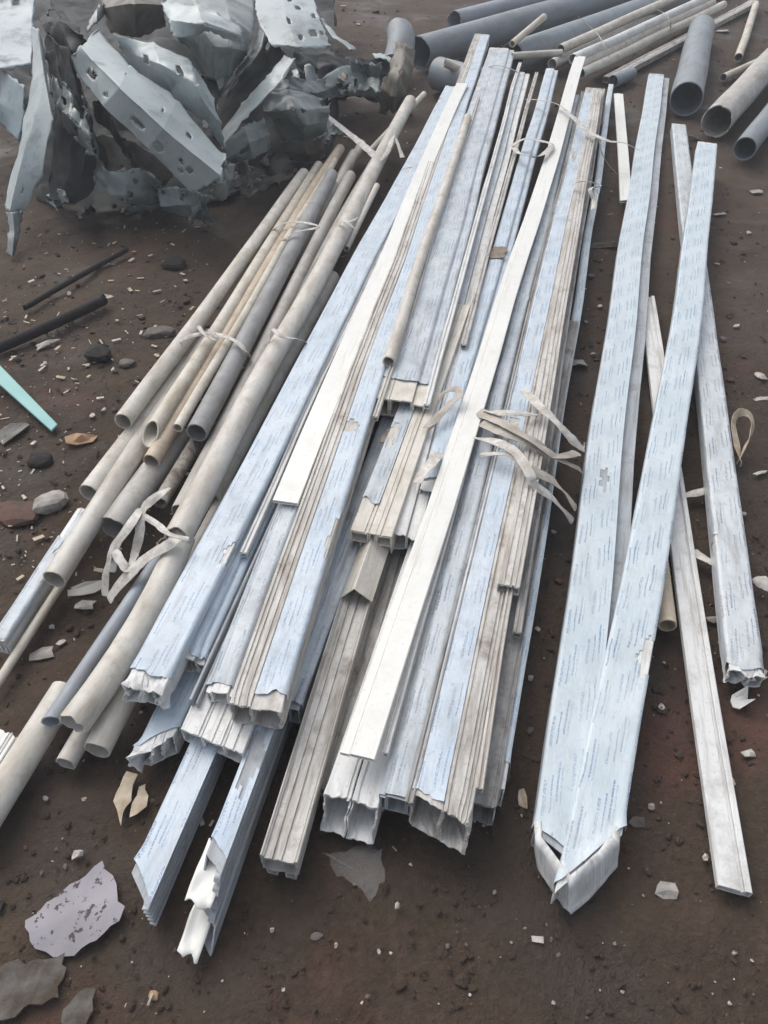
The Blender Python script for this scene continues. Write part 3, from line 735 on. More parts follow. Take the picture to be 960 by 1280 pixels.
# ------------------------------------------------------------------ round pipes
GA = 'round pipes of the tied bundle'
def pipes():
    pipe('pvc_pipe', 'pale cream pipe on the soil side of the tied pipe bundle', [(154, 527), (381, 217)], 25, (.125, .10), 'pipe_pale', rag=(.002, .003))
    pipe('pvc_pipe', 'cream pipe with a slanting scooped open end beside the tan one', [(188, 543), (399, 207)], 22, (.13, .10), 'pipe_yellow', rag=(.004, .003), cutv=(1.4, 0))
    pipe('pvc_pipe', 'tan orange pipe with broken wall near its open end', [(189, 577), (424, 186)], 23, (.10, .12), 'pipe_tan', rag=(.003, .003))
    pipe('pvc_pipe', 'thin yellowed pipe running along the dark grey one', [(222, 535), (418, 200)], 14, (.14, .13), 'pipe_yellow')
    pipe('pvc_pipe', 'dark grey pipe with an open black mouth in the bundle', [(246, 541), (414, 219)], 29, (.13, .12), 'pipe_dark')
    pipe('pvc_pipe', 'grey green pipe with rounded far end under the bundle string', [(226, 640), (437, 220)], 27, (.085, .10), 'pipe_taupe')
    pipe('pvc_pipe', 'stubby cream pipe end behind the dark grey pipe', [(360, 340), (443, 193)], 17, (.06, .08), 'pipe_cream')
    pipe('pvc_pipe', 'brownish pipe end hidden behind the stubby cream one', [(370, 330), (452, 180)], 15, (.04, .06), 'pipe_taupe')
    pipe('pvc_pipe', 'grey pipe leaning just behind the long cream pipe', [(330, 450), (486, 172)], 22, (.07, .08), 'pipe_taupe')
    pipe('pvc_pipe', 'long cream pipe tied at both ends, rising beyond its bundle', [(222, 672), (514, 127)], 37, (.14, .16), 'pipe_cream', rag=(.01, .0))
    pipe('pvc_pipe', 'cream pipe wedged between the long cream pipe and the flat blue profile', [(262, 625), (414, 347)], 30, (.075, .08), 'pipe_cream')
    pipe('plastic_rod', 'thin white rod leaning among the pipe tops beside the flat blue profile', [(433, 311), (471, 232)], 9, (.12, .16), 'pipe_pale', cat='rod', n=12)
    pipe('pvc_pipe', 'pale pipe with nicked mouth resting over the narrow blue profile', [(111, 616), (235, 455)], 28, (.085, .07), 'pipe_pale', rag=(.003, 0))
    pipe('pvc_pipe', 'cream pipe reaching past its neighbours over a thin stick', [(68, 724), (262, 420)], 32, (.085, .07), 'pipe_cream', rag=(.003, 0))
    pipe('pvc_pipe', 'flaking mottled pipe below the dark grey pipe mouth', [(200, 628), (262, 525)], 20, (.075, .08), 'pipe_flaky', rag=(.01, .004))
    pipe('pvc_pipe', 'grey white pipe with a wide dark open mouth by the torn ribbons', [(141, 660), (225, 545)], 40, (.06, .05), 'pipe_taupe', rag=(.006, 0))
    pipe('pvc_pipe', 'fat cream pipe split along its side with a torn lower mouth', [(92, 905), (228, 672)], 43, (.10, .125), 'pipe_pale', rag=(.02, .01), bend=(.018, .0))
    pipe('pvc_pipe', 'smooth blue grey pipe lying next to the split cream pipe', [(64, 902), (205, 690)], 24, (.075, .07), 'pipe_blue_grey', rag=(.004, 0), cut=(.4, 0))
    pipe('pvc_pipe', 'fat white pipe running under the blue grey pipe mouth', [(-42, 1062), (82, 862)], 46, (.045, .04), 'pipe_pale')
    pipe('pvc_pipe', 'small cream stub below the split cream pipe', [(82, 955), (125, 880)], 28, (.035, .035), 'pipe_cream', rag=(.006, 0))
    pipe('pvc_pipe', 'cream pipe under the flat blue profile with a chipped mouth', [(121, 938), (290, 610)], 37, (.05, .05), 'pipe_cream', rag=(.004, 0))
    pipe('pvc_pipe', 'thin soiled off white pipe lying on top of the broad blue profile', [(486, 452), (585, 146)], 17, (.185, .19), 'pipe_cream', rag=(.006, .002))
    pipe('plastic_rod', 'thin cream stick on the soil under the cream pipe', [(-8, 862), (78, 728)], 13, (.012, .02), 'pipe_yellow', cat='rod', n=10)
    pipe('pvc_pipe', 'short tan pipe end showing under the mitred pair', [(834, 782), (812, 600)], 25, (.026, .026), 'pipe_tan')
    # ---- behind
    pipe('drain_pipe', 'big grey drain pipe with wide dark mouth above the mitred pair', [(858, 124), (877, 36)], 43, (.08, .08), 'pipe_drain', wall=.006, n=28)
    pipe('drain_pipe', 'grey ribbed drain pipe with a broken lip beside the big mouth', [(896, 152), (1000, 38)], 40, (.08, .09), 'pipe_taupe', wall=.006, rag=(.03, 0), n=28)
    pipe('drain_pipe', 'smaller grey pipe with open mouth on the soil', [(931, 186), (1000, 95)], 30, (.06, .07), 'pipe_drain', wall=.005, n=26)
    pipe('drain_pipe', 'long grey drain pipe with jagged end behind the stack top', [(524, 66), (800, -14)], 40, (.10, .10), 'pipe_drain', wall=.007, rag=(.03, 0), n=28)
    pipe('drain_pipe', 'long grey drain pipe alongside the bundle of thin pipes', [(640, 72), (905, -24)], 37, (.09, .09), 'pipe_drain', wall=.007, n=28)
    pipe('drain_pipe', 'flat lying grey pipe furthest behind the drain pipes', [(568, 26), (760, -22)], 24, (.06, .06), 'pipe_blue_grey', wall=.006, rag=(.02, 0))
    pipe('drain_pipe', 'short dark grey pipe section tucked behind the stack top', [(548, 92), (620, 112)], 40, (.08, .08), 'pipe_drain', wall=.006, rag=(.006, 0), n=28)
    pipe('plastic_rod', 'thin cream rod sticking up behind the highest profile', [(640, 55), (680, 21)], 9, (.19, .26), 'pipe_yellow', cat='rod', n=12)
    pipe('plastic_rod', 'thin white rod lying level behind the stack top', [(640, 70), (702, 66)], 9, (.16, .16), 'pipe_pale', cat='rod', n=12)
    pipe('plastic_rod', 'thin pale rod leaning from the soil to the flat blue profile', [(462, 190), (530, 118)], 9, (.05, .14), 'pipe_pale', cat='rod', n=12)
    pipe('plastic_rod', 'yellowed rod behind the stack near the short dark pipe section', [(556, 78), (585, 92)], 11, (.18, .12), 'pipe_yellow', cat='rod', n=12)
    pipe('plastic_rod', 'cream rod lying by itself among the drain pipes', [(923, 72), (945, 6)], 11, (.03, .04), 'pipe_yellow', cat='rod', n=14)
    pipe('plastic_rod', 'short cream rod under the ribbed drain pipe', [(904, 97), (950, 76)], 10, (.02, .02), 'pipe_yellow', cat='rod', n=14)
    pipe('plastic_rod', 'grey rod end poking out behind the ridged profile', [(766, 102), (790, 92)], 16, (.03, .03), 'pipe_drain', cat='rod', n=14)
    thin = [((700, 62), (868, -14), .13), ((716, 74), (888, -4), .15), ((722, 82), (890, 4), .11), ((726, 92), (905, 6), .08), ((690, 80), (860, -4), .06), ((740, 86), (880, 16), .05)]
    for i, (a, b, z) in enumerate(thin):
        pipe('thin_pipe', 'thin %s pipe in the string tied bundle behind the stack' % ('grey cream', 'clean white', 'yellowed')[i % 3], [a, b], 13, (z, z), ('pipe_pale', 'pvc_white', 'pipe_yellow')[i % 3], group=('grey cream', 'white', 'yellowed')[i % 3] + ' thin pipes of the bundle behind', n=14, rag=(.004, 0))
    profile('window_profile', 'flat grey white profile lying beside the bundle of thin pipes',
            (752, 770, 96), (935, 952, 0), .04, .035, [(-.5, .5, -1, 0, {'gt': (.25, .8)})], 'pvc_dirty', None, rag=(.004, .004), width=.07)
pipes()

# ------------------------------------------------------------------ straps, ribbons and strings
def straps():
    S = 'strap'
    ribbon('tie_ribbon', 'white tie ribbon around the cream pipes with a bent tail', [(216, 432, .12), (236, 421, .165), (262, 417, .172), (290, 424, .172), (306, 437, .16), (312, 447, .12)], .014)
    ribbon('tie_ribbon', 'knotted stub of ribbon on the cream pipe bundle', [(248, 408, .19), (258, 420, .185), (272, 424, .185), (262, 412, .195)], .012)
    ribbon('tie_ribbon', 'white ribbon knotted over the long cream pipe', [(335, 428, .17), (340, 412, .205), (352, 420, .205), (372, 424, .18), (386, 430, .15)], .014)
    ribbon('tie_ribbon', 'thin ribbon tying the upper ends of the pipe bundle', [(340, 288, .13), (360, 278, .16), (384, 279, .17), (398, 284, .165), (372, 290, .165), (352, 300, .15)], .011)
    ribbon('tie_ribbon', 'forked ribbon knot on the upper long cream pipe', [(418, 290, .16), (428, 276, .2), (436, 280, .2), (446, 288, .18)], .014)
    ribbon('tie_ribbon', 'second fork of ribbon over the upper long cream pipe', [(430, 279, .2), (440, 276, .19), (447, 272, .18)], .010)
    ribbon('packing_strap', 'stiff white packing strap sticking out over the pipe ends toward the scrap metal', [(406, 143, .20), (430, 162, .20), (452, 180, .20), (470, 196, .18)], .03)
    ribbon('packing_strap', 'white strap looped over the far end of the long cream pipe', [(470, 206, .16), (484, 190, .2), (492, 170, .205), (498, 182, .19), (503, 197, .17)], .02)
    ribbon('torn_ribbon', 'long torn white ribbon drooping over the dark pipe mouth', [(212, 610, .17), (190, 625, .17), (178, 640, .16), (174, 670, .13), (166, 700, .10), (160, 712, .11), (150, 700, .12), (142, 690, .12), (133, 715, .08), (131, 745, .04)], .02)
    ribbon('torn_ribbon', 'torn ribbon hanging beside the drooping one', [(176, 636, .16), (160, 660, .15), (143, 685, .12), (138, 715, .09)], .022)
    ribbon('torn_ribbon', 'wide torn ribbon stretched from the split pipe', [(228, 672, .17), (205, 684, .16), (180, 700, .13), (150, 730, .09), (136, 750, .05)], .028)
    ribbon('torn_ribbon', 'loose ribbon tail pointing across the long cream pipe', [(180, 645, .17), (196, 655, .185), (212, 668, .195), (236, 674, .185)], .014)
    # the frayed ribbons on the right of the stack
    ribbon('torn_ribbon', 'straight white ribbon tail reaching toward the mitred pair', [(655, 488, .17), (672, 505, .19), (695, 527, .18), (716, 550, .15), (730, 562, .12)], .022)
    ribbon('torn_ribbon', 'pale ribbon folded flat above the cream ridges', [(606, 514, .16), (628, 516, .185), (650, 517, .185), (671, 518, .17)], .018)
    ribbon('torn_ribbon', 'frayed ribbon crossing the cream ridges to the soil', [(598, 515, .155), (625, 527, .175), (660, 548, .18), (690, 568, .15), (712, 580, .10), (726, 588, .05)], .028, 'strap_dirty')
    ribbon('torn_ribbon', 'dirty ribbon tangled under the frayed one', [(603, 528, .155), (630, 540, .17), (664, 552, .175), (694, 570, .14), (722, 566, .09)], .03, 'strap_dirty')
    ribbon('torn_ribbon', 'twisted ribbon curling down beside the edge profile', [(593, 547, .155), (622, 553, .185), (645, 566, .19), (662, 592, .18), (668, 606, .16), (690, 622, .12), (706, 640, .06), (716, 652, .03)], .022)
    ribbon('torn_ribbon', 'thin pale ribbon joining the twisted one', [(600, 569, .155), (620, 567, .17), (638, 569, .18), (655, 585, .175)], .012)
    ribbon('torn_ribbon', 'brown frayed ribbon end lying against the soil', [(664, 588, .17), (690, 600, .13), (705, 615, .09), (720, 636, .05)], .03, 'strap_dirty')
    ribbon('tie_ribbon', 'white tie strap running from the filmed profile over to the mitred arm', [(658, 124, .18), (680, 126, .20), (700, 132, .205), (718, 148, .21), (735, 164, .20), (760, 176, .19), (778, 178, .17), (797, 187, .13)], .026)
    ribbon('tie_ribbon', 'white ribbon coil knotted on the filmed profile', [(640, 182, .17), (655, 174, .195), (675, 176, .195), (690, 182, .19), (672, 196, .19), (650, 192, .185), (642, 184, .18)], .026)
    ribbon('tie_ribbon', 'white ribbon knot on the ridged profile beside the long strip', [(716, 232, .18), (726, 227, .205), (740, 228, .205), (750, 233, .18), (738, 236, .2), (742, 250, .17), (741, 262, .16)], .016)
    ribbon('torn_ribbon', 'grey ribbon curled beside the broken chambers', [(548, 500, .15), (556, 490, .17), (570, 486, .18), (574, 494, .18), (562, 505, .165), (548, 520, .155), (532, 535, .15)], .02, 'strap_dirty')
    ribbon('torn_ribbon', 'scrap of ribbon caught between the pale profile and the long strip', [(548, 566, .14), (540, 578, .16), (528, 592, .16), (522, 604, .15)], .03)
    ribbon('packing_strap', 'cream strap loop standing on the soil by the pale filmed profile', [(926, 582, .01), (921, 556, .03), (917, 528, .06), (924, 516, .075), (936, 518, .07), (941, 532, .05), (934, 552, .03), (922, 578, .01)], .022, 'flap', flat=(.7, -.5, .3))
    ribbon('packing_strap', 'white strap on the soil between the bare and filmed profiles', [(852, 620, .012), (868, 617, .012), (886, 612, .012)], .022)
    ribbon('packing_strap', 'white strap passing under the pale filmed profile', [(866, 690, .012), (884, 700, .014), (905, 710, .012)], .028)
    ribbon('packing_strap', 'white strap tail coming out beyond the pale filmed profile', [(944, 722, .012), (956, 729, .014), (985, 742, .012)], .03)
    ribbon('wire', 'thin pale wire hanging off the ridged profile', [(748, 170, .14), (752, 190, .11), (760, 205, .06), (772, 218, .02)], .006, 'wire', cat='wire')
    ribbon('wire', 'thin wire loop on the broken sheet metal', [(478, 104, .12), (488, 114, .1), (500, 116, .09), (505, 106, .1)], .006, 'wire', cat='wire')
    ribbon('string_tie', 'string around the thin pipe bundle near its open ends', [(722, 20, .25), (738, 34, .2), (748, 44, .19), (755, 56, .2), (762, 72, .14)], .008, 'strap_dirty', cat='string')
    ribbon('string_tie', 'string around the thin pipe bundle further along', [(822, 12, .18), (832, 18, .2), (838, 28, .18), (838, 36, .1)], .008, 'strap_dirty', cat='string')
    ribbon('string_tie', 'dark string tied around the broad blue profile top', [(610, 84, .17), (622, 82, .185), (638, 86, .185), (650, 92, .17)], .009, 'wire', cat='string')
straps()

# ------------------------------------------------------------------ scrap sheet metal
def sheet(name, label, cps, mat, nu=26, nv=26, crumple=.012, freq=7, holes=(), edge=.006, smooth=(False, True), th=.003, lin=True, group=None, cat='scrap metal', z0=0.0):
    """crumpled sheet through a grid of control points (px, py, z); holes: (u, v, ru, rv) in 0..1"""
    C = np.array([[P(a, b, c + z0) for a, b, c in row] for row in cps]); R, K = C.shape[:2]
    sd = nextseed()
    us = np.linspace(0, 1, nu + 1); vs = np.linspace(0, 1, nv + 1)
    U, Vv = np.meshgrid(us, vs)
    for hu, hv, ru, rv in holes:                      # pull grid lines onto the rim of every hole
        r = np.hypot((U - hu) / ru, (Vv - hv) / rv); rim = (r > .62) & (r < 1.75)
        k = np.where(rim, 1 / np.maximum(r, 1e-6), 1.0)
        w = np.where(r < 1.25, 1.0, .0); k = 1 + (k - 1) * w * rim
        U = hu + (U - hu) * k; Vv = hv + (Vv - hv) * k
    def interp(u, v):
        x = np.clip(u, 0, 1) * (K - 1); y = np.clip(v, 0, 1) * (R - 1)
        i = np.minimum(x.astype(int), K - 2); j = np.minimum(y.astype(int), R - 2); fx = x - i; fy = y - j
        if smooth[1]: fx = fx * fx * (3 - 2 * fx) * .5 + fx * .5
        fx = fx[..., None]; fy = fy[..., None]
        return (C[j, i] * (1 - fx) * (1 - fy) + C[j, i + 1] * fx * (1 - fy) + C[j + 1, i] * (1 - fx) * fy + C[j + 1, i + 1] * fx * fy)
    Q = interp(U, Vv)
    gu = np.gradient(Q, axis=1); gv = np.gradient(Q, axis=0); N = np.cross(gu, gv); N /= (np.linalg.norm(N, axis=2)[..., None] + 1e-9)
    crumple = crumple * .62; freq = freq * .8
    a = 1 - np.abs(fbm(Q[..., 0] * freq + Q[..., 2] * 3, Q[..., 1] * freq + Q[..., 2] * 5, sd * 1.3, 2)) * 1.6
    a = a + .28 * (1 - 2 * np.abs(vnoise(Q[..., 0] * freq * 3.3 + Q[..., 2] * 9, Q[..., 1] * freq * 3.3 - Q[..., 2] * 7, sd * 2.7)))
    Q = Q + N * (crumple * a)[..., None]
    m = np.zeros_like(U); m[0] = m[-1] = 1; m[:, 0] = m[:, -1] = 1
    for ax, s in ((0, 1.0), (1, 2.0), (2, 3.0)):
        Q[..., ax] += m * edge * vnoise(U * 17 + s * 4, Vv * 17, sd + s)
    ok = np.ones((nv, nu), bool)
    cu = (U[:-1, :-1] + U[1:, 1:]) / 2; cv = (Vv[:-1, :-1] + Vv[1:, 1:]) / 2
    for hu, hv, ru, rv in holes: ok &= np.hypot((cu - hu) / ru, (cv - hv) / rv) > .98
    F = [(j * (nu + 1) + i, j * (nu + 1) + i + 1, (j + 1) * (nu + 1) + i + 1, (j + 1) * (nu + 1) + i) for j in range(nv) for i in range(nu) if ok[j, i]]
    Q[..., 2] = np.maximum(Q[..., 2], .002)
    mb = MB(); mb.add(Q.reshape(-1, 3), F, list(zip(U.ravel(), Vv.ravel())), False)
    o = mb.build(name, mat); md = o.modifiers.new('thick', 'SOLIDIFY'); md.thickness = th; md.offset = -1
    me = o.data; me.polygons.foreach_set('use_smooth', np.ones(len(me.polygons), dtype=bool)); me.set_sharp_from_angle(angle=math.radians(38))
    return tag(o, label, cat, group)

def scrap():
    sheet('scrap_sheet', 'dark crushed metal sheet filling the back of the scrap heap',
          [[(20, -30, .46), (140, -40, .46), (280, -40, .44), (420, -30, .36)], [(10, 70, .28), (140, 70, .30), (280, 70, .30), (420, 70, .22)],
           [(20, 170, .10), (140, 160, .14), (280, 150, .13), (420, 130, .08)], [(60, 258, .01), (160, 258, .02), (270, 248, .01), (410, 200, .0)]],
          'steel_dark_shade', 90, 90, .06, 4, edge=.03)
    sheet('scrap_sheet', 'long folded grey panel under the curved pale blade and the beam',
          [[(58, 40, .54), (70, 110, .40), (74, 180, .24), (60, 250, .05)], [(80, 60, .56), (96, 120, .44), (110, 180, .28), (96, 256, .06)], [(92, 90, .46), (112, 140, .36), (134, 196, .22), (128, 256, .05)]],
          'steel_dark_shade', 60, 50, .03, 6, holes=((.3, .4, .02, .03), (.55, .65, .02, .03)))
    sheet('chassis_beam', 'long pale grey channel beam with slotted side lying across the scrap heap',
          [[(122, 36, .56), (163, 82, .53), (222, 124, .44), (282, 196, .30)], [(101, 60, .585), (150, 109, .54), (205, 160, .445), (276, 220, .30)],
           [(86, 79, .50), (130, 132, .45), (186, 186, .35), (240, 242, .20)], [(100, 82, .45), (142, 128, .40), (196, 178, .30), (246, 236, .16)]],
          'paint_pale', 84, 45, .008, 5, holes=((.16, .50, .030, .055), (.29, .545, .016, .03), (.53, .52, .035, .04), (.71, .56, .035, .05), (.83, .50, .013, .025), (.88, .50, .016, .03), (.33, .14, .008, .02), (.60, .2, .008, .02), (.80, .2, .01, .025), (.86, .58, .01, .02)), edge=.010, th=.004)
    sheet('fender_strip', 'curved pale blade of bent panel hanging down at the heap edge',
          [[(40, 34, .56), (42, 95, .46), (24, 188, .26), (6, 258, .10)], [(47, 36, .58), (57, 103, .48), (31, 188, .28), (12, 266, .10)], [(53, 50, .54), (65, 150, .40), (55, 214, .22), (31, 262, .09)]],
          'paint_pale', 40, 22, .006, 5, holes=((.86, .72, .016, .03),), edge=.006)
    sheet('fender_strip', 'thin torn metal tail hanging below the curved blade',
          [[(8, 264, .11), (11, 290, .06), (8, 318, .01)], [(16, 266, .115), (18, 290, .065), (15, 322, .01)], [(28, 263, .10), (25, 292, .05), (20, 316, .005)]], 'paint_green', 14, 10, .005, 12)
    sheet('flattened_car_panel', 'bright blue white flat panel at the outer edge of the heap',
          [[(-40, 70, .40), (0, 84, .42), (31, 108, .42)], [(-40, 130, .30), (0, 128, .32), (30, 148, .32)], [(-40, 160, .22), (-2, 152, .24), (22, 176, .24)]], 'paint_blue', 24, 20, .008, 4)
    sheet('flattened_car_panel', 'ribbed grey blue panel above the bright flat one',
          [[(-40, -20, .60), (0, -12, .60), (44, -10, .60)], [(-40, 10, .54), (0, 14, .54), (42, 8, .56)], [(-40, 40, .5), (0, 46, .5), (40, 26, .52)], [(-40, 56, .46), (0, 62, .47), (42, 46, .49)], [(-40, 92, .42), (0, 88, .43), (40, 82, .44)]],
          'paint_blue', 26, 26, .008, 4, holes=((.72, .16, .05, .04),))
    sheet('bracket', 'dark hollow bracket at the upper end of the slotted beam',
          [[(46, 8, .58), (62, 0, .6), (98, 34, .58)], [(50, 30, .56), (72, 24, .60), (100, 44, .58)], [(70, 62, .50), (92, 68, .52), (112, 54, .54)]], 'steel_dark_shade', 22, 20, .02, 10, holes=((.45, .3, .2, .14),))
    sheet('bracket', 'small bent grey tab standing behind the beam end',
          [[(112, 28, .58), (122, 8, .62), (130, 4, .62)], [(108, 40, .56), (120, 30, .58), (134, 14, .58)]], 'paint_green', 12, 8, .01, 12)
    sheet('scrap_sheet', 'rounded dark panel bulging above the slotted beam',
          [[(128, -30, .66), (165, -34, .68), (214, -24, .64)], [(126, 10, .60), (168, 4, .68), (206, 6, .62)], [(136, 40, .52), (170, 46, .52), (208, 34, .52)]], 'steel_brown', 26, 22, .012, 5, smooth=(True, True))
    sheet('scrap_sheet', 'pale bulging crumpled panel above the middle of the beam',
          [[(204, -18, .66), (238, -30, .70), (280, -20, .68), (318, -10, .64)], [(212, 40, .58), (246, 14, .66), (288, 24, .64), (318, 40, .56)],
           [(236, 62, .50), (262, 56, .60), (290, 60, .58), (312, 66, .50)], [(250, 92, .42), (268, 102, .46), (288, 96, .44), (302, 82, .42)]], 'paint_green', 40, 40, .02, 6, smooth=(True, True))
    sheet('scrap_sheet', 'grey curved flange wrapping over the bulging panel',
          [[(200, 2, .68), (246, 6, .70), (300, 28, .66)], [(212, 26, .65), (256, 30, .68), (306, 46, .62)], [(220, 48, .6), (262, 40, .63), (304, 60, .58)]], 'paint_pale', 30, 24, .015, 7)
    sheet('drilled_sheet', 'pale panel corner drilled with a row of bolt holes',
          [[(316, -24, .66), (352, -24, .66), (388, -16, .64)], [(320, 18, .60), (356, 16, .60), (398, 20, .58)], [(338, 56, .53), (372, 61, .52), (413, 58, .50)]],
          'paint_pale', 44, 40, .006, 5, holes=((.62, .28, .04, .04), (.72, .40, .04, .035), (.52, .62, .04, .05), (.62, .86, .035, .04), (.80, .80, .05, .05), (.92, .80, .03, .035), (.90, .52, .03, .04)))
    sheet('scrap_strip', 'pale bent strip running down from the bolt panel',
          [[(354, 70, .50), (334, 98, .44), (302, 130, .36), (274, 172, .27)], [(368, 74, .51), (352, 104, .44), (312, 142, .36), (278, 186, .26)]], 'paint_pale', 34, 8, .008, 8)
    sheet('scrap_strip', 'thin light lip of a folded channel beside the pale strip',
          [[(326, 32, .56), (318, 62, .5), (290, 96, .42), (268, 122, .36)], [(332, 34, .57), (324, 66, .5), (294, 100, .42), (271, 124, .355)]], 'paint_green', 30, 6, .005, 8)
    sheet('scrap_sheet', 'channel floor painted dark for shadow between the lip and the pale strip',
          [[(330, 40, .52), (318, 76, .44), (292, 110, .36), (270, 140, .28)], [(358, 66, .48), (340, 92, .42), (308, 128, .34), (276, 172, .24)]], 'steel_dark_shade', 26, 14, .012, 8, holes=((.12, .35, .03, .07),))  # the channel's shadow is put into the colour
    sheet('scrap_sheet', 'slotted curved grey piece below the pale strip',
          [[(280, 180, .24), (304, 156, .28), (330, 148, .28)], [(284, 198, .20), (312, 178, .25), (338, 168, .23)], [(290, 206, .14), (316, 200, .17), (340, 186, .16)]], 'paint_green', 34, 28, .01, 9, holes=((.36, .62, .12, .10),))
    sheet('scrap_sheet', 'crumpled grey green box section near the pipe ends',
          [[(322, 116, .34), (360, 110, .36), (412, 122, .32)], [(330, 140, .30), (368, 136, .33), (414, 138, .29)], [(346, 154, .22), (380, 156, .26), (410, 154, .22)], [(352, 178, .12), (380, 176, .15), (404, 168, .12)]], 'paint_green', 40, 36, .022, 9, holes=((.46, .36, .02, .04), (.62, .37, .02, .04), (.93, .1, .07, .09)))
    sheet('scrap_sheet', 'brown rusted flap under the crumpled box section',
          [[(350, 178, .12), (378, 176, .13), (406, 172, .12)], [(356, 192, .06), (384, 192, .07), (404, 186, .06)], [(362, 200, .01), (384, 204, .01), (398, 196, .01)]], 'steel_brown', 24, 18, .012, 12, holes=((.72, .4, .07, .1),))
    sheet('scrap_sheet', 'dark torn bracketing sheet stretching behind the pipe ends',
          [[(366, 62, .34), (410, 64, .30), (450, 66, .24), (492, 74, .16)], [(372, 84, .28), (414, 80, .28), (452, 88, .2), (486, 92, .12)], [(372, 112, .2), (410, 106, .2), (444, 112, .12), (478, 112, .06)], [(376, 132, .1), (412, 130, .1), (440, 124, .04), (474, 128, .01)]], 'steel_dark_shade', 40, 34, .04, 9)
    sheet('scrap_sheet', 'buckled grey sheet edge with bent tabs above the white strap',
          [[(366, 116, .27), (398, 100, .30), (432, 80, .28), (470, 84, .2)], [(372, 122, .25), (404, 112, .26), (440, 104, .22), (474, 104, .15)], [(380, 126, .2), (412, 124, .2), (438, 122, .14), (470, 122, .08)]], 'paint_green', 36, 22, .03, 10)
    sheet('scrap_sheet', 'upright twisted dark flap at the end of the torn sheet',
          [[(494, 52, .30), (508, 54, .30), (520, 64, .26)], [(486, 84, .22), (502, 86, .24), (518, 92, .18)], [(474, 110, .12), (492, 122, .12), (512, 120, .08)], [(476, 138, .01), (492, 142, .01), (504, 132, .01)]], 'steel_brown', 24, 28, .03, 10)
    sheet('scrap_sheet', 'small bright tab between the torn sheets',
          [[(380, 82, .30), (386, 80, .31), (392, 84, .3)], [(384, 104, .24), (392, 102, .24), (398, 100, .24)]], 'paint_pale', 8, 8, .004, 9)
    sheet('scrap_sheet', 'brown holed sheet at the foot of the heap under the slotted beam',
          [[(92, 176, .24), (130, 166, .27), (168, 178, .26), (212, 206, .20)], [(72, 232, .12), (120, 222, .15), (168, 214, .17), (214, 226, .12)], [(78, 262, .05), (118, 266, .06), (160, 262, .06), (206, 238, .05)], [(84, 272, .0), (126, 277, .0), (164, 272, .0), (204, 252, .0)]], 'steel_brown', 60, 50, .02, 9,
          holes=((.62, .30, .022, .03), (.60, .52, .03, .04), (.52, .62, .018, .025), (.56, .74, .02, .025)))
    sheet('scrap_sheet', 'grey sheet jutting from under the lower beam end',
          [[(196, 236, .12), (226, 234, .14), (256, 244, .13)], [(200, 258, .06), (232, 256, .08), (258, 262, .06)], [(206, 266, .0), (236, 272, .01), (268, 280, .0)]], 'paint_green', 26, 22, .012, 8)
    sheet('scrap_sheet', 'jagged grey bits at the lower end of the slotted beam',
          [[(268, 216, .26), (284, 206, .26), (296, 204, .24)], [(272, 232, .2), (286, 228, .2), (298, 226, .18)], [(262, 246, .14), (276, 250, .12), (284, 240, .12)]], 'paint_green', 22, 20, .03, 14, edge=.02)
    sheet('scrap_sheet', 'rusty torn scrap lying on soil by the pipe tops',
          [[(302, 236, .03), (330, 222, .05), (364, 210, .04)], [(308, 248, .01), (336, 232, .03), (372, 214, .01)]], 'steel_brown', 26, 10, .03, 14, edge=.02)
    sheet('scrap_sheet', 'slotted grey panel lying just behind the pale channel beam',
          [[(140, 44, .58), (190, 50, .58), (240, 74, .54), (268, 118, .44)], [(150, 62, .52), (200, 80, .54), (246, 104, .5), (274, 150, .38)], [(160, 84, .46), (214, 122, .42), (254, 152, .36), (280, 188, .26)]],
          'paint_pale', 60, 40, .022, 7, holes=((.22, .5, .02, .09), (.52, .42, .025, .12), (.75, .6, .016, .04), (.88, .3, .014, .05)))
    for k, (lab, row, mt) in enumerate((
        ('dark folded strip hanging beside the curved pale blade', [[(62, 66, .50), (70, 120, .38), (74, 180, .22), (66, 232, .06)], [(78, 62, .52), (84, 122, .40), (92, 178, .25), (84, 236, .07)]], 'steel_dark_shade'),
        ('greenish twisted strip under the upper beam end', [[(88, 96, .42), (96, 140, .34), (100, 190, .22), (112, 238, .10)], [(104, 102, .44), (116, 148, .36), (128, 196, .24), (136, 240, .10)]], 'paint_green'),
        ('dark bent rib between the beam and the foot of the heap', [[(118, 128, .36), (140, 168, .28), (166, 204, .2), (186, 240, .10)], [(134, 130, .38), (154, 172, .3), (178, 206, .22), (200, 238, .11)]], 'steel_dark_shade'),
        ('sooty curled strip above the brown holed sheet', [[(70, 168, .22), (92, 186, .22), (120, 196, .21), (150, 204, .2)], [(66, 190, .18), (92, 202, .2), (122, 212, .19), (148, 220, .17)]], 'steel_brown'),
        ('grey torn rib behind the crumpled box section', [[(340, 88, .36), (360, 92, .36), (384, 98, .33), (408, 96, .3)], [(336, 112, .30), (360, 114, .32), (386, 116, .3), (410, 112, .26)]], 'paint_green'),
        ('dark folded rib between the bulging panel and the pale strip', [[(250, 98, .42), (258, 124, .36), (262, 152, .3), (270, 176, .24)], [(272, 96, .43), (276, 122, .37), (274, 146, .32), (278, 168, .26)]], 'steel_dark_shade'))):
        sheet('scrap_strip', lab, row, mt, 40, 14, .03, 9, edge=.012)
    sheet('metal_strip', 'white bent strip behind the bolt panel', [[(398, 22, .40), (416, 46, .34), (438, 62, .3)], [(404, 24, .4), (420, 44, .34), (446, 62, .29)]], 'paint_pale', 16, 5, .004, 8)
    sheet('metal_strip', 'pale strip end lying on the torn dark sheet', [[(466, 66, .2), (480, 68, .19), (492, 74, .17)], [(468, 72, .2), (482, 74, .19), (490, 80, .17)]], 'paint_pale', 12, 5, .004, 8)
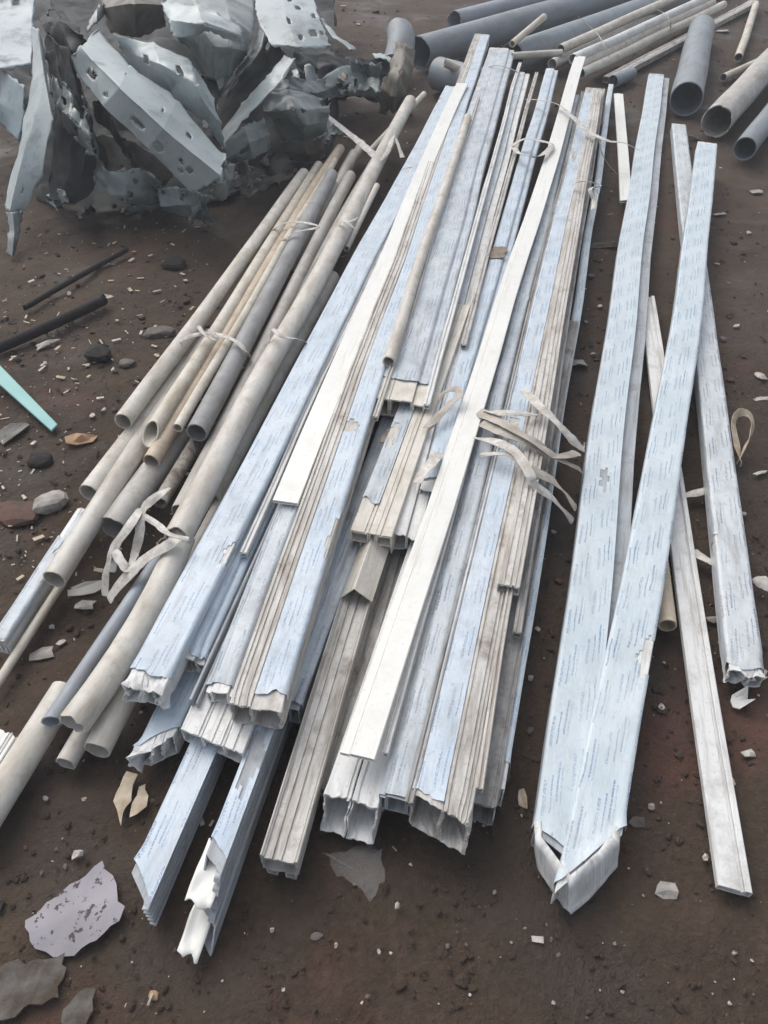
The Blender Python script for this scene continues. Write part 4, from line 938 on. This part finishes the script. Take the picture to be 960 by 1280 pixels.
    sheet('metal_strip', 'thin dark leg hanging under the torn dark sheet', [[(478, 112, .10), (476, 126, .05), (474, 142, .0)], [(484, 112, .10), (484, 128, .05), (482, 144, .0)]], 'steel_dark_shade', 12, 5, .008, 12)
    sheet('scrap_sheet', 'pale torn skin curling over the dark folded panel', [[(66, 92, .46), (88, 108, .44), (108, 136, .40)], [(62, 128, .38), (86, 146, .38), (112, 170, .33)], [(70, 150, .30), (92, 172, .30), (116, 196, .26)]],
          'paint_green', 40, 36, .03, 9, holes=((.3, .3, .05, .06), (.66, .52, .06, .05), (.5, .8, .04, .05)), edge=.02)
    sheet('scrap_sheet', 'greyish drilled flap folded out at the foot of the heap', [[(120, 214, .2), (158, 212, .21), (196, 222, .18)], [(114, 244, .1), (158, 244, .12), (204, 240, .1)], [(110, 268, .01), (160, 270, .02), (210, 254, .02)]],
          'paint_green', 46, 36, .025, 9, holes=((.66, .2, .03, .05), (.56, .5, .05, .07), (.42, .62, .03, .045), (.6, .78, .035, .045)), edge=.015)
    rr = random.Random(5)
    spots = [(352, 132), (372, 96), (392, 128), (418, 92), (436, 108), (456, 96), (404, 158), (330, 196), (296, 216), (248, 262), (214, 248), (70, 248), (102, 258), (150, 246), (306, 110), (262, 140), (228, 30), (330, 92), (118, 92), (84, 118)]
    for i, (x, y) in enumerate(spots):
        zc = max(.03, .46 - y * .00165 + (.02 if x < 300 else -.06)); w = rr.uniform(9, 20); h = rr.uniform(7, 17); a = rr.uniform(0, 3.1)
        row = []
        for v in (-1, 0, 1):
            row.append([(x + u * w * math.cos(a) - v * h * math.sin(a) * .7, y + u * w * math.sin(a) * .7 + v * h * math.cos(a), max(.01, zc + rr.uniform(-.05, .05) - .03 * v)) for u in (-1, 0, 1)])
        sheet('metal_scrap', 'small %s scrap of sheet metal caught in the heap' % ('grey green bent', 'pale bent', 'sooty black', 'rusty brown', 'grey green bent')[i % 5], row, ('paint_green', 'paint_pale', 'steel_dark_shade', 'steel_brown', 'paint_green')[i % 5], 20, 18, .03, 12,
              holes=((.5, .5, .12, .14),) if i % 3 == 0 else (), edge=.012, group=('grey green', 'pale', 'sooty', 'rusty', 'grey green')[i % 5] + ' scraps caught in the metal heap')
    o, p, R = pipe('pipe_elbow', 'upright grey pipe elbow behind the torn dark sheet', [(494, 84), (500, 40)], 38, (.10, .22), 'pipe_drain', wall=.006, rag=(.01, .03), n=28, bend=(.02, .02))
scrap()

# ------------------------------------------------------------------ loose things on the soil
def shard(name, label, px, py, w, h, ang, mat, cat, th=.003, z=.0, seed=None, bend=.004, group=None, n=7, tilt=0.0):
    """flat irregular piece; w, h in metres, lies on the soil"""
    sd = seed or nextseed(); r = random.Random(sd)
    p = P(px, py, z); gz = float(ground_z(p[0], p[1])) + .008 + z
    rim = []
    for i in range(n):
        a = 2 * math.pi * i / n + r.uniform(-.2, .2)
        k = r.uniform(.62, 1.12) / max(abs(math.cos(a)), abs(math.sin(a))) ** .8
        rim.append((math.cos(a) * k * w / 2, math.sin(a) * k * h / 2))
    rings = [(1.0, 0), (.55, 0)]
    V, F = [], []
    ca, sa = math.cos(ang), math.sin(ang)
    def put(x, y, zz):
        q = bend * (vnoise(x / w * 2.2, y / h * 2.2, sd * 1.1)) * 2 + tilt * x
        V.append((p[0] + x * ca - y * sa, p[1] + x * sa + y * ca, max(gz + float(q), gz - .004) + zz))
    for side in (th, 0):
        for k, _ in rings:
            for x, y in rim: put(x * k, y * k, side)
        put(0, 0, side)
    S = 2 * n + 1
    for i in range(n):
        j = (i + 1) % n
        F += [(i, j, n + j, n + i), (n + i, n + j, 2 * n), (S + j, S + i, S + n + i, S + n + j), (S + n + j, S + n + i, S + 2 * n), (j, i, S + i, S + j)]
    mb = MB(); mb.add(V, F)
    return tag(mb.build(name, mat), label, cat, group)

def outline(name, label, pts, mat, cat, th=.003, bend=.006, jag=.004, z=0.0):
    """flat torn piece lying on the soil, its rim given by photograph points on the ground"""
    sd = nextseed(); r = random.Random(sd)
    W = [P(x, y, z)[:2] for x, y in pts]; c = np.mean(W, axis=0); rim = []
    for i in range(len(W)):
        a, b = W[i], W[(i + 1) % len(W)]; n = max(1, int(np.linalg.norm(b - a) / .012))
        for k in range(n): rim.append(a + (b - a) * k / n + np.array([r.uniform(-jag, jag), r.uniform(-jag, jag)]) * (k > 0))
    n = len(rim); V, F = [], []
    def h(q): return float(ground_z(*q)) + .008 + z + bend * (1 + float(vnoise(q[0] * 14, q[1] * 14, sd * 1.1)))
    ks = (1.0, .75, .5, .25)
    for side in (th, 0):
        for k in ks:
            for q in rim: p = c + (q - c) * k; V.append((p[0], p[1], h(p) + side))
        V.append((c[0], c[1], h(c) + side))
    S = len(ks) * n + 1
    for i in range(n):
        j = (i + 1) % n
        for k in range(len(ks) - 1):
            F += [(k * n + i, k * n + j, (k + 1) * n + j, (k + 1) * n + i), (S + k * n + j, S + k * n + i, S + (k + 1) * n + i, S + (k + 1) * n + j)]
        m = (len(ks) - 1) * n
        F += [(m + i, m + j, len(ks) * n), (S + m + j, S + m + i, S + len(ks) * n), (j, i, S + i, S + j)]
    mb = MB(); mb.add(V, F)
    return tag(mb.build(name, mat), label, cat)

def stone(name, label, px, py, size, mat, cat='stone', group=None, flat=.6, ang=0.0):
    _, _, V2, F2 = ico(); sd = nextseed(); r = np.random.RandomState(sd)
    p = P(px, py); gz = float(ground_z(p[0], p[1]))
    v = V2.copy(); v = np.sign(v) * np.abs(v) ** .75
    v = v * (1 + .28 * fbm(v[:, 0] * 1.4, v[:, 1] * 1.4, sd + v[:, 2] * .8, 2))[:, None]
    v = v * np.array([size[0], size[1], size[1] * flat]) / 2
    c, s = math.cos(ang), math.sin(ang)
    v = np.column_stack([v[:, 0] * c - v[:, 1] * s, v[:, 0] * s + v[:, 1] * c, v[:, 2]])
    v[:, 2] = v[:, 2] - v[:, 2].min() * .75
    mb = MB(); mb.add(v + np.array([p[0], p[1], gz]), F2, None, False)
    return tag(mb.build(name, mat), label, cat, group)

def loose():
    stone('mortar_block', 'pale rectangular mortar lump on the soil near the cream pipe mouths', 62, 628, (.085, .06), 'plaster', flat=.7, ang=.5)
    stone('stone', 'flat grey brown stone beside the tied cream pipe', 200, 415, (.11, .055), 'stone', ang=.15)
    stone('stone', 'small dull stone on the soil below the flat grey brown one', 158, 453, (.05, .04), 'stone')
    stone('charred_lump', 'round black lump on the soil left of the flat stone', 122, 442, (.085, .085), 'charred', 'lump', flat=.5)
    stone('charred_lump', 'black lump near the foot of the scrap metal', 217, 327, (.09, .09), 'charred', 'lump', flat=.4)
    stone('charred_lump', 'small black lump above the white mortar block', 50, 575, (.07, .06), 'charred', 'lump', flat=.4)
    stone('brick_piece', 'dark red broken brick half sunk beside the mortar lump', 18, 640, (.13, .09), 'stone_red', 'brick', flat=.3)
    stone('stone', 'small orange brown stone near the torn profile point', 190, 1241, (.018, .014), 'leaf_brown', flat=.5)
    stone('stone', 'rounded grey stone sunk in the soil in front of the stack', 395, 1168, (.02, .014), 'stone', flat=.5)
    pipe('charred_stick', 'thick black charred stick lying across the soil', [(-10, 438), (132, 376)], 15, (.016, .014), 'charred', rag=(.012, .03), wob=.016, cat='stick', n=12, wall=.012)
    pipe('charred_stick', 'thin dark twig parallel to the charred stick', [(30, 385), (160, 312)], 8, (.006, .006), 'charred', rag=(.01, .02), wob=.016, cat='stick', n=8, wall=.004)
    a, b, c, d = P(-14, 468, .03), P(-4, 452, .035), P(72, 530, .012), P(64, 538, .012)
    mb = MB(); top = [a, b, c, d]; V = [q for q in top] + [q - np.array([0, 0, .008]) for q in top]
    mb.add(V, [(3, 2, 1, 0), (4, 5, 6, 7), (0, 1, 5, 4), (1, 2, 6, 5), (2, 3, 7, 6), (3, 0, 4, 7)]); 
    o = mb.build('plastic_strip', 'teal_plastic'); tag(o, 'teal plastic strip pointing in from the edge of the yard', 'strip')
    m = o.modifiers.new('b', 'BEVEL'); m.width = .002; m.segments = 2
    shard('dry_leaf', 'orange brown dry leaf near the teal strip', 103, 548, .085, .05, .5, 'leaf_brown', 'leaf', bend=.008)
    shard('dry_leaf', 'grey withered leaf under the teal strip', 16, 540, .06, .115, -.5, 'leaf_grey', 'leaf', bend=.008)
    shard('wood_splinter', 'pale splinter lying below the charred stick', 57, 427, .022, .095, -.6, 'chip', 'splinter')
    shard('plastic_chip', 'white chip at the tip of the charred stick', 132, 369, .05, .028, .2, 'chip', 'chip')
    shard('plastic_shard', 'grey plastic shard beside the thin cream stick', 52, 812, .055, .035, .3, 'plaster', 'shard')
    shard('plastic_shard', 'pale shard between the pipe mouths and torn ribbons', 104, 750, .05, .03, .1, 'chip', 'shard')
    shard('plastic_shard', 'crumpled pale flake beside the hanging torn ribbon', 106, 729, .09, .045, .2, 'pvc_dirty', 'shard', bend=.012)
    shard('plastic_shard', 'small pale shard next to the grey one by the cream stick', 75, 797, .024, .018, 1.1, 'chip', 'shard')
    outline('torn_flap', 'cream pointed plastic flap hanging below the crumpled blue end', [(160, 968), (174, 972), (168, 985), (166, 1005), (156, 1020), (153, 1036), (149, 1018), (144, 1006)], 'flap', 'flap', .0015, .012, .002)
    outline('torn_flap', 'tan ragged flap next to the cream pointed one', [(174, 984), (182, 980), (186, 996), (184, 1010), (172, 1020), (163, 1024), (166, 1006)], 'flap', 'flap', .0015, .008, .004)
    outline('paper_sheet', 'grey lilac speckled sheet lying on soil', [(33, 1152), (58, 1128), (98, 1100), (128, 1076), (141, 1094), (147, 1116), (148, 1128), (157, 1134), (150, 1152), (120, 1176), (92, 1194), (66, 1196), (44, 1186)], 'speckled_paper', 'sheet', .002, .006)
    outline('slab_piece', 'grey broken slab piece below the speckled sheet', [(-30, 1214), (0, 1207), (42, 1198), (81, 1190), (78, 1222), (72, 1246), (28, 1258), (0, 1274), (-30, 1280)], 'slab_grey', 'slab', .005, .003, .007)
    outline('slab_piece', 'small grey slab fragment near the bottom edge of the yard', [(78, 1262), (98, 1240), (120, 1236), (116, 1262), (104, 1285), (80, 1285)], 'slab_grey', 'slab', .005, .003, .006)
    shard('plastic_chip', 'white chip between the fat white pipe and the speckled sheet', 97, 1068, .022, .018, .5, 'chip', 'chip')
    outline('clear_wrap', 'grey see through wrap on the soil below the broken white profile', [(402, 1066), (440, 1058), (478, 1062), (481, 1090), (470, 1122), (462, 1130), (446, 1108), (420, 1096)], 'clear_film', 'wrap', .0012, .014, .008)
    shard('slot_patch', 'painted dark tape patch on the broken white profile', 456, 977, .052, .024, .12, 'slot_dark', 'slot', th=.0015, z=.083, bend=.0005, n=8)  # flat dark piece laid on top in place of a slot's shaded opening
    shard('plastic_shard', 'pale rectangular shard on the soil beside the mitred point', 835, 1112, .045, .026, -.1, 'plaster', 'shard')
    shard('plastic_shard', 'dull shard by the mitred collar', 797, 1026, .03, .022, .4, 'stone', 'shard')
    shard('plastic_shard', 'small tan shard between the stack and the mitred pair', 653, 995, .016, .04, .1, 'flap', 'shard')
    shard('plastic_shard', 'white shard beyond the filmed profile end', 938, 940, .035, .02, .2, 'chip', 'shard')
    shard('plastic_shard', 'cream shard at the end of the crumpled foil', 953, 836, .035, .03, .2, 'chip', 'shard')
    shard('foil_scrap', 'crumpled white foil scrap hanging under the filmed profile end', 926, 872, .04, .035, .2, 'pvc_white', 'foil', bend=.016, z=.01)
    shard('plastic_shard', 'white splinter beside the cream strap loop', 952, 588, .05, .016, .5, 'chip', 'shard')
    shard('plastic_shard', 'white flake above the cream strap loop', 951, 466, .03, .05, .2, 'chip', 'shard')
    shard('plastic_shard', 'white flake lying by the edge of the yard above the loop', 955, 494, .055, .02, .1, 'chip', 'shard')
    shard('plastic_shard', 'pinkish flake on soil near the smaller grey pipe', 946, 236, .06, .05, .2, 'plaster', 'shard')
    shard('plastic_shard', 'white flat flake near the top of the filmed arm', 902, 264, .06, .028, .1, 'chip', 'shard')
    shard('plastic_shard', 'grey white flake between the straps and the edge profile', 722, 454, .08, .06, .2, 'plaster', 'shard', bend=.01)
    shard('plastic_shard', 'grey foil strip on soil between the stack and the mitred arm', 752, 301, .20, .06, .1, 'slab_grey', 'shard', bend=.014)
    shard('plastic_shard', 'white flake between the two drain pipes', 904, 40, .11, .09, .5, 'chip', 'shard')
    shard('plastic_shard', 'white scrap below the big drain pipe mouth', 867, 172, .08, .04, .1, 'chip', 'shard', bend=.012)
    shard('plastic_shard', 'grey chip between the tan pipe and the filmed profile', 893, 770, .04, .022, .1, 'plaster', 'shard')
    shard('plastic_shard', 'small cream chip beside the filmed profile near its end', 905, 796, .022, .018, .3, 'chip', 'shard')
    for lab, x, y, w, h, z in (('brown mud smear on the broad blue profile', 549, 346, .075, .12, .172), ('brown mud smear on the strapped blue profile', 622, 312, .07, .11, .146),
                               ('dried mud crust on the pipe beside the flat blue profile', 402, 322, .06, .14, .125), ('mud crust under the broken chambers of the broad profile', 492, 545, .07, .07, .136)):
        shard('mud_patch', lab, x, y, w, h, -.35, 'mud', 'mud', th=.002, z=z, bend=.0015, n=14)
    r = random.Random(21)
    spots = [(40, 100), (86, 366), (38, 347), (22, 352), (72, 398), (150, 395), (176, 392), (168, 312), (110, 457), (94, 472), (140, 462), (45, 372), (232, 372), (228, 345), (54, 456), (10, 600), (112, 520), (130, 508), (84, 485), (80, 700),
             (60, 780), (84, 776), (60, 1000), (105, 1000), (30, 1058), (50, 905), (870, 430), (905, 420), (922, 405), (900, 330), (918, 300), (940, 290), (880, 330), (915, 470), (930, 640), (900, 660), (936, 690), (880, 850), (830, 880), (850, 940),
             (912, 980), (880, 1070), (846, 1100), (818, 1010), (806, 1120), (884, 1177), (920, 1190), (944, 1200), (738, 1262), (690, 1250), (640, 1180), (600, 1130), (655, 1160), (620, 1110), (560, 1180), (500, 1130), (470, 1190), (530, 1220), (450, 1250), (350, 1240),
             (300, 1220), (340, 1160), (420, 1180), (700, 1190), (770, 1180), (790, 900), (640, 900), (660, 850), (670, 780), (700, 720), (690, 660), (730, 400), (740, 340), (755, 380), (745, 440), (400, 20), (430, 10), (450, 30), (470, 12), (920, 130),
             (900, 210), (870, 230), (940, 160), (800, 230), (820, 100), (840, 70)]
    for i, (x, y) in enumerate(spots):
        k = (.010 + .010 * r.random()) * (.55 if y > 1090 else .8); d = P(x, y)[1] * .25 + .6
        if i % 3: shard('plastic_chip', 'tiny %s plastic chip scattered on the wet soil' % ('pale', 'grey', 'tan')[i % 7 % 3], x + r.uniform(-4, 4), y + r.uniform(-4, 4), k * d * 1.5, k * d, r.uniform(0, 3), ('chip', 'plaster', 'flap')[i % 7 % 3], 'chip', group='tiny %s chips scattered on the soil' % ('pale', 'grey', 'tan')[i % 7 % 3], n=6, bend=.002)
        else: stone('pebble', 'small rounded %s pebble lying on the wet soil' % ('grey', 'brown', 'red')[i % 9 // 3], x, y, (k * d * 1.6, k * d * 1.2), ('stone', 'clod', 'stone_red')[i % 9 // 3], 'pebble', group='%s pebbles lying on the soil' % ('grey', 'brown', 'red')[i % 9 // 3], ang=r.uniform(0, 3))
loose()
for o in bpy.data.objects:
    if '_o' in o: del o['_o']

# ------------------------------------------------------------------ thin haze volume, added to lift the darks like a smeared lens
def haze():
    x0, x1, y0, y1, z0, z1 = -70, 70, -50, 100, -1.2, 1.6
    V = [(x, y, z) for z in (z0, z1) for y in (y0, y1) for x in (x0, x1)]
    me = bpy.data.meshes.new('haze'); me.from_pydata(V, [], [(0, 2, 3, 1), (4, 5, 7, 6), (0, 1, 5, 4), (2, 6, 7, 3), (0, 4, 6, 2), (1, 3, 7, 5)])
    m = bpy.data.materials.new('haze'); m.use_nodes = True; t = m.node_tree
    for n in list(t.nodes):
        if n.type == 'BSDF_PRINCIPLED': t.nodes.remove(n)
    out = next(n for n in t.nodes if n.type == 'OUTPUT_MATERIAL')
    v = t.nodes.new('ShaderNodeVolumePrincipled'); v.inputs['Color'].default_value = (.90, .94, 1.0, 1); v.inputs['Density'].default_value = HAZE
    t.links.new(v.outputs[0], out.inputs['Volume']); me.materials.append(m)
    o = bpy.data.objects.new('haze', me); COL.objects.link(o); tag(o, kind='stuff')
HAZE = .013
haze()
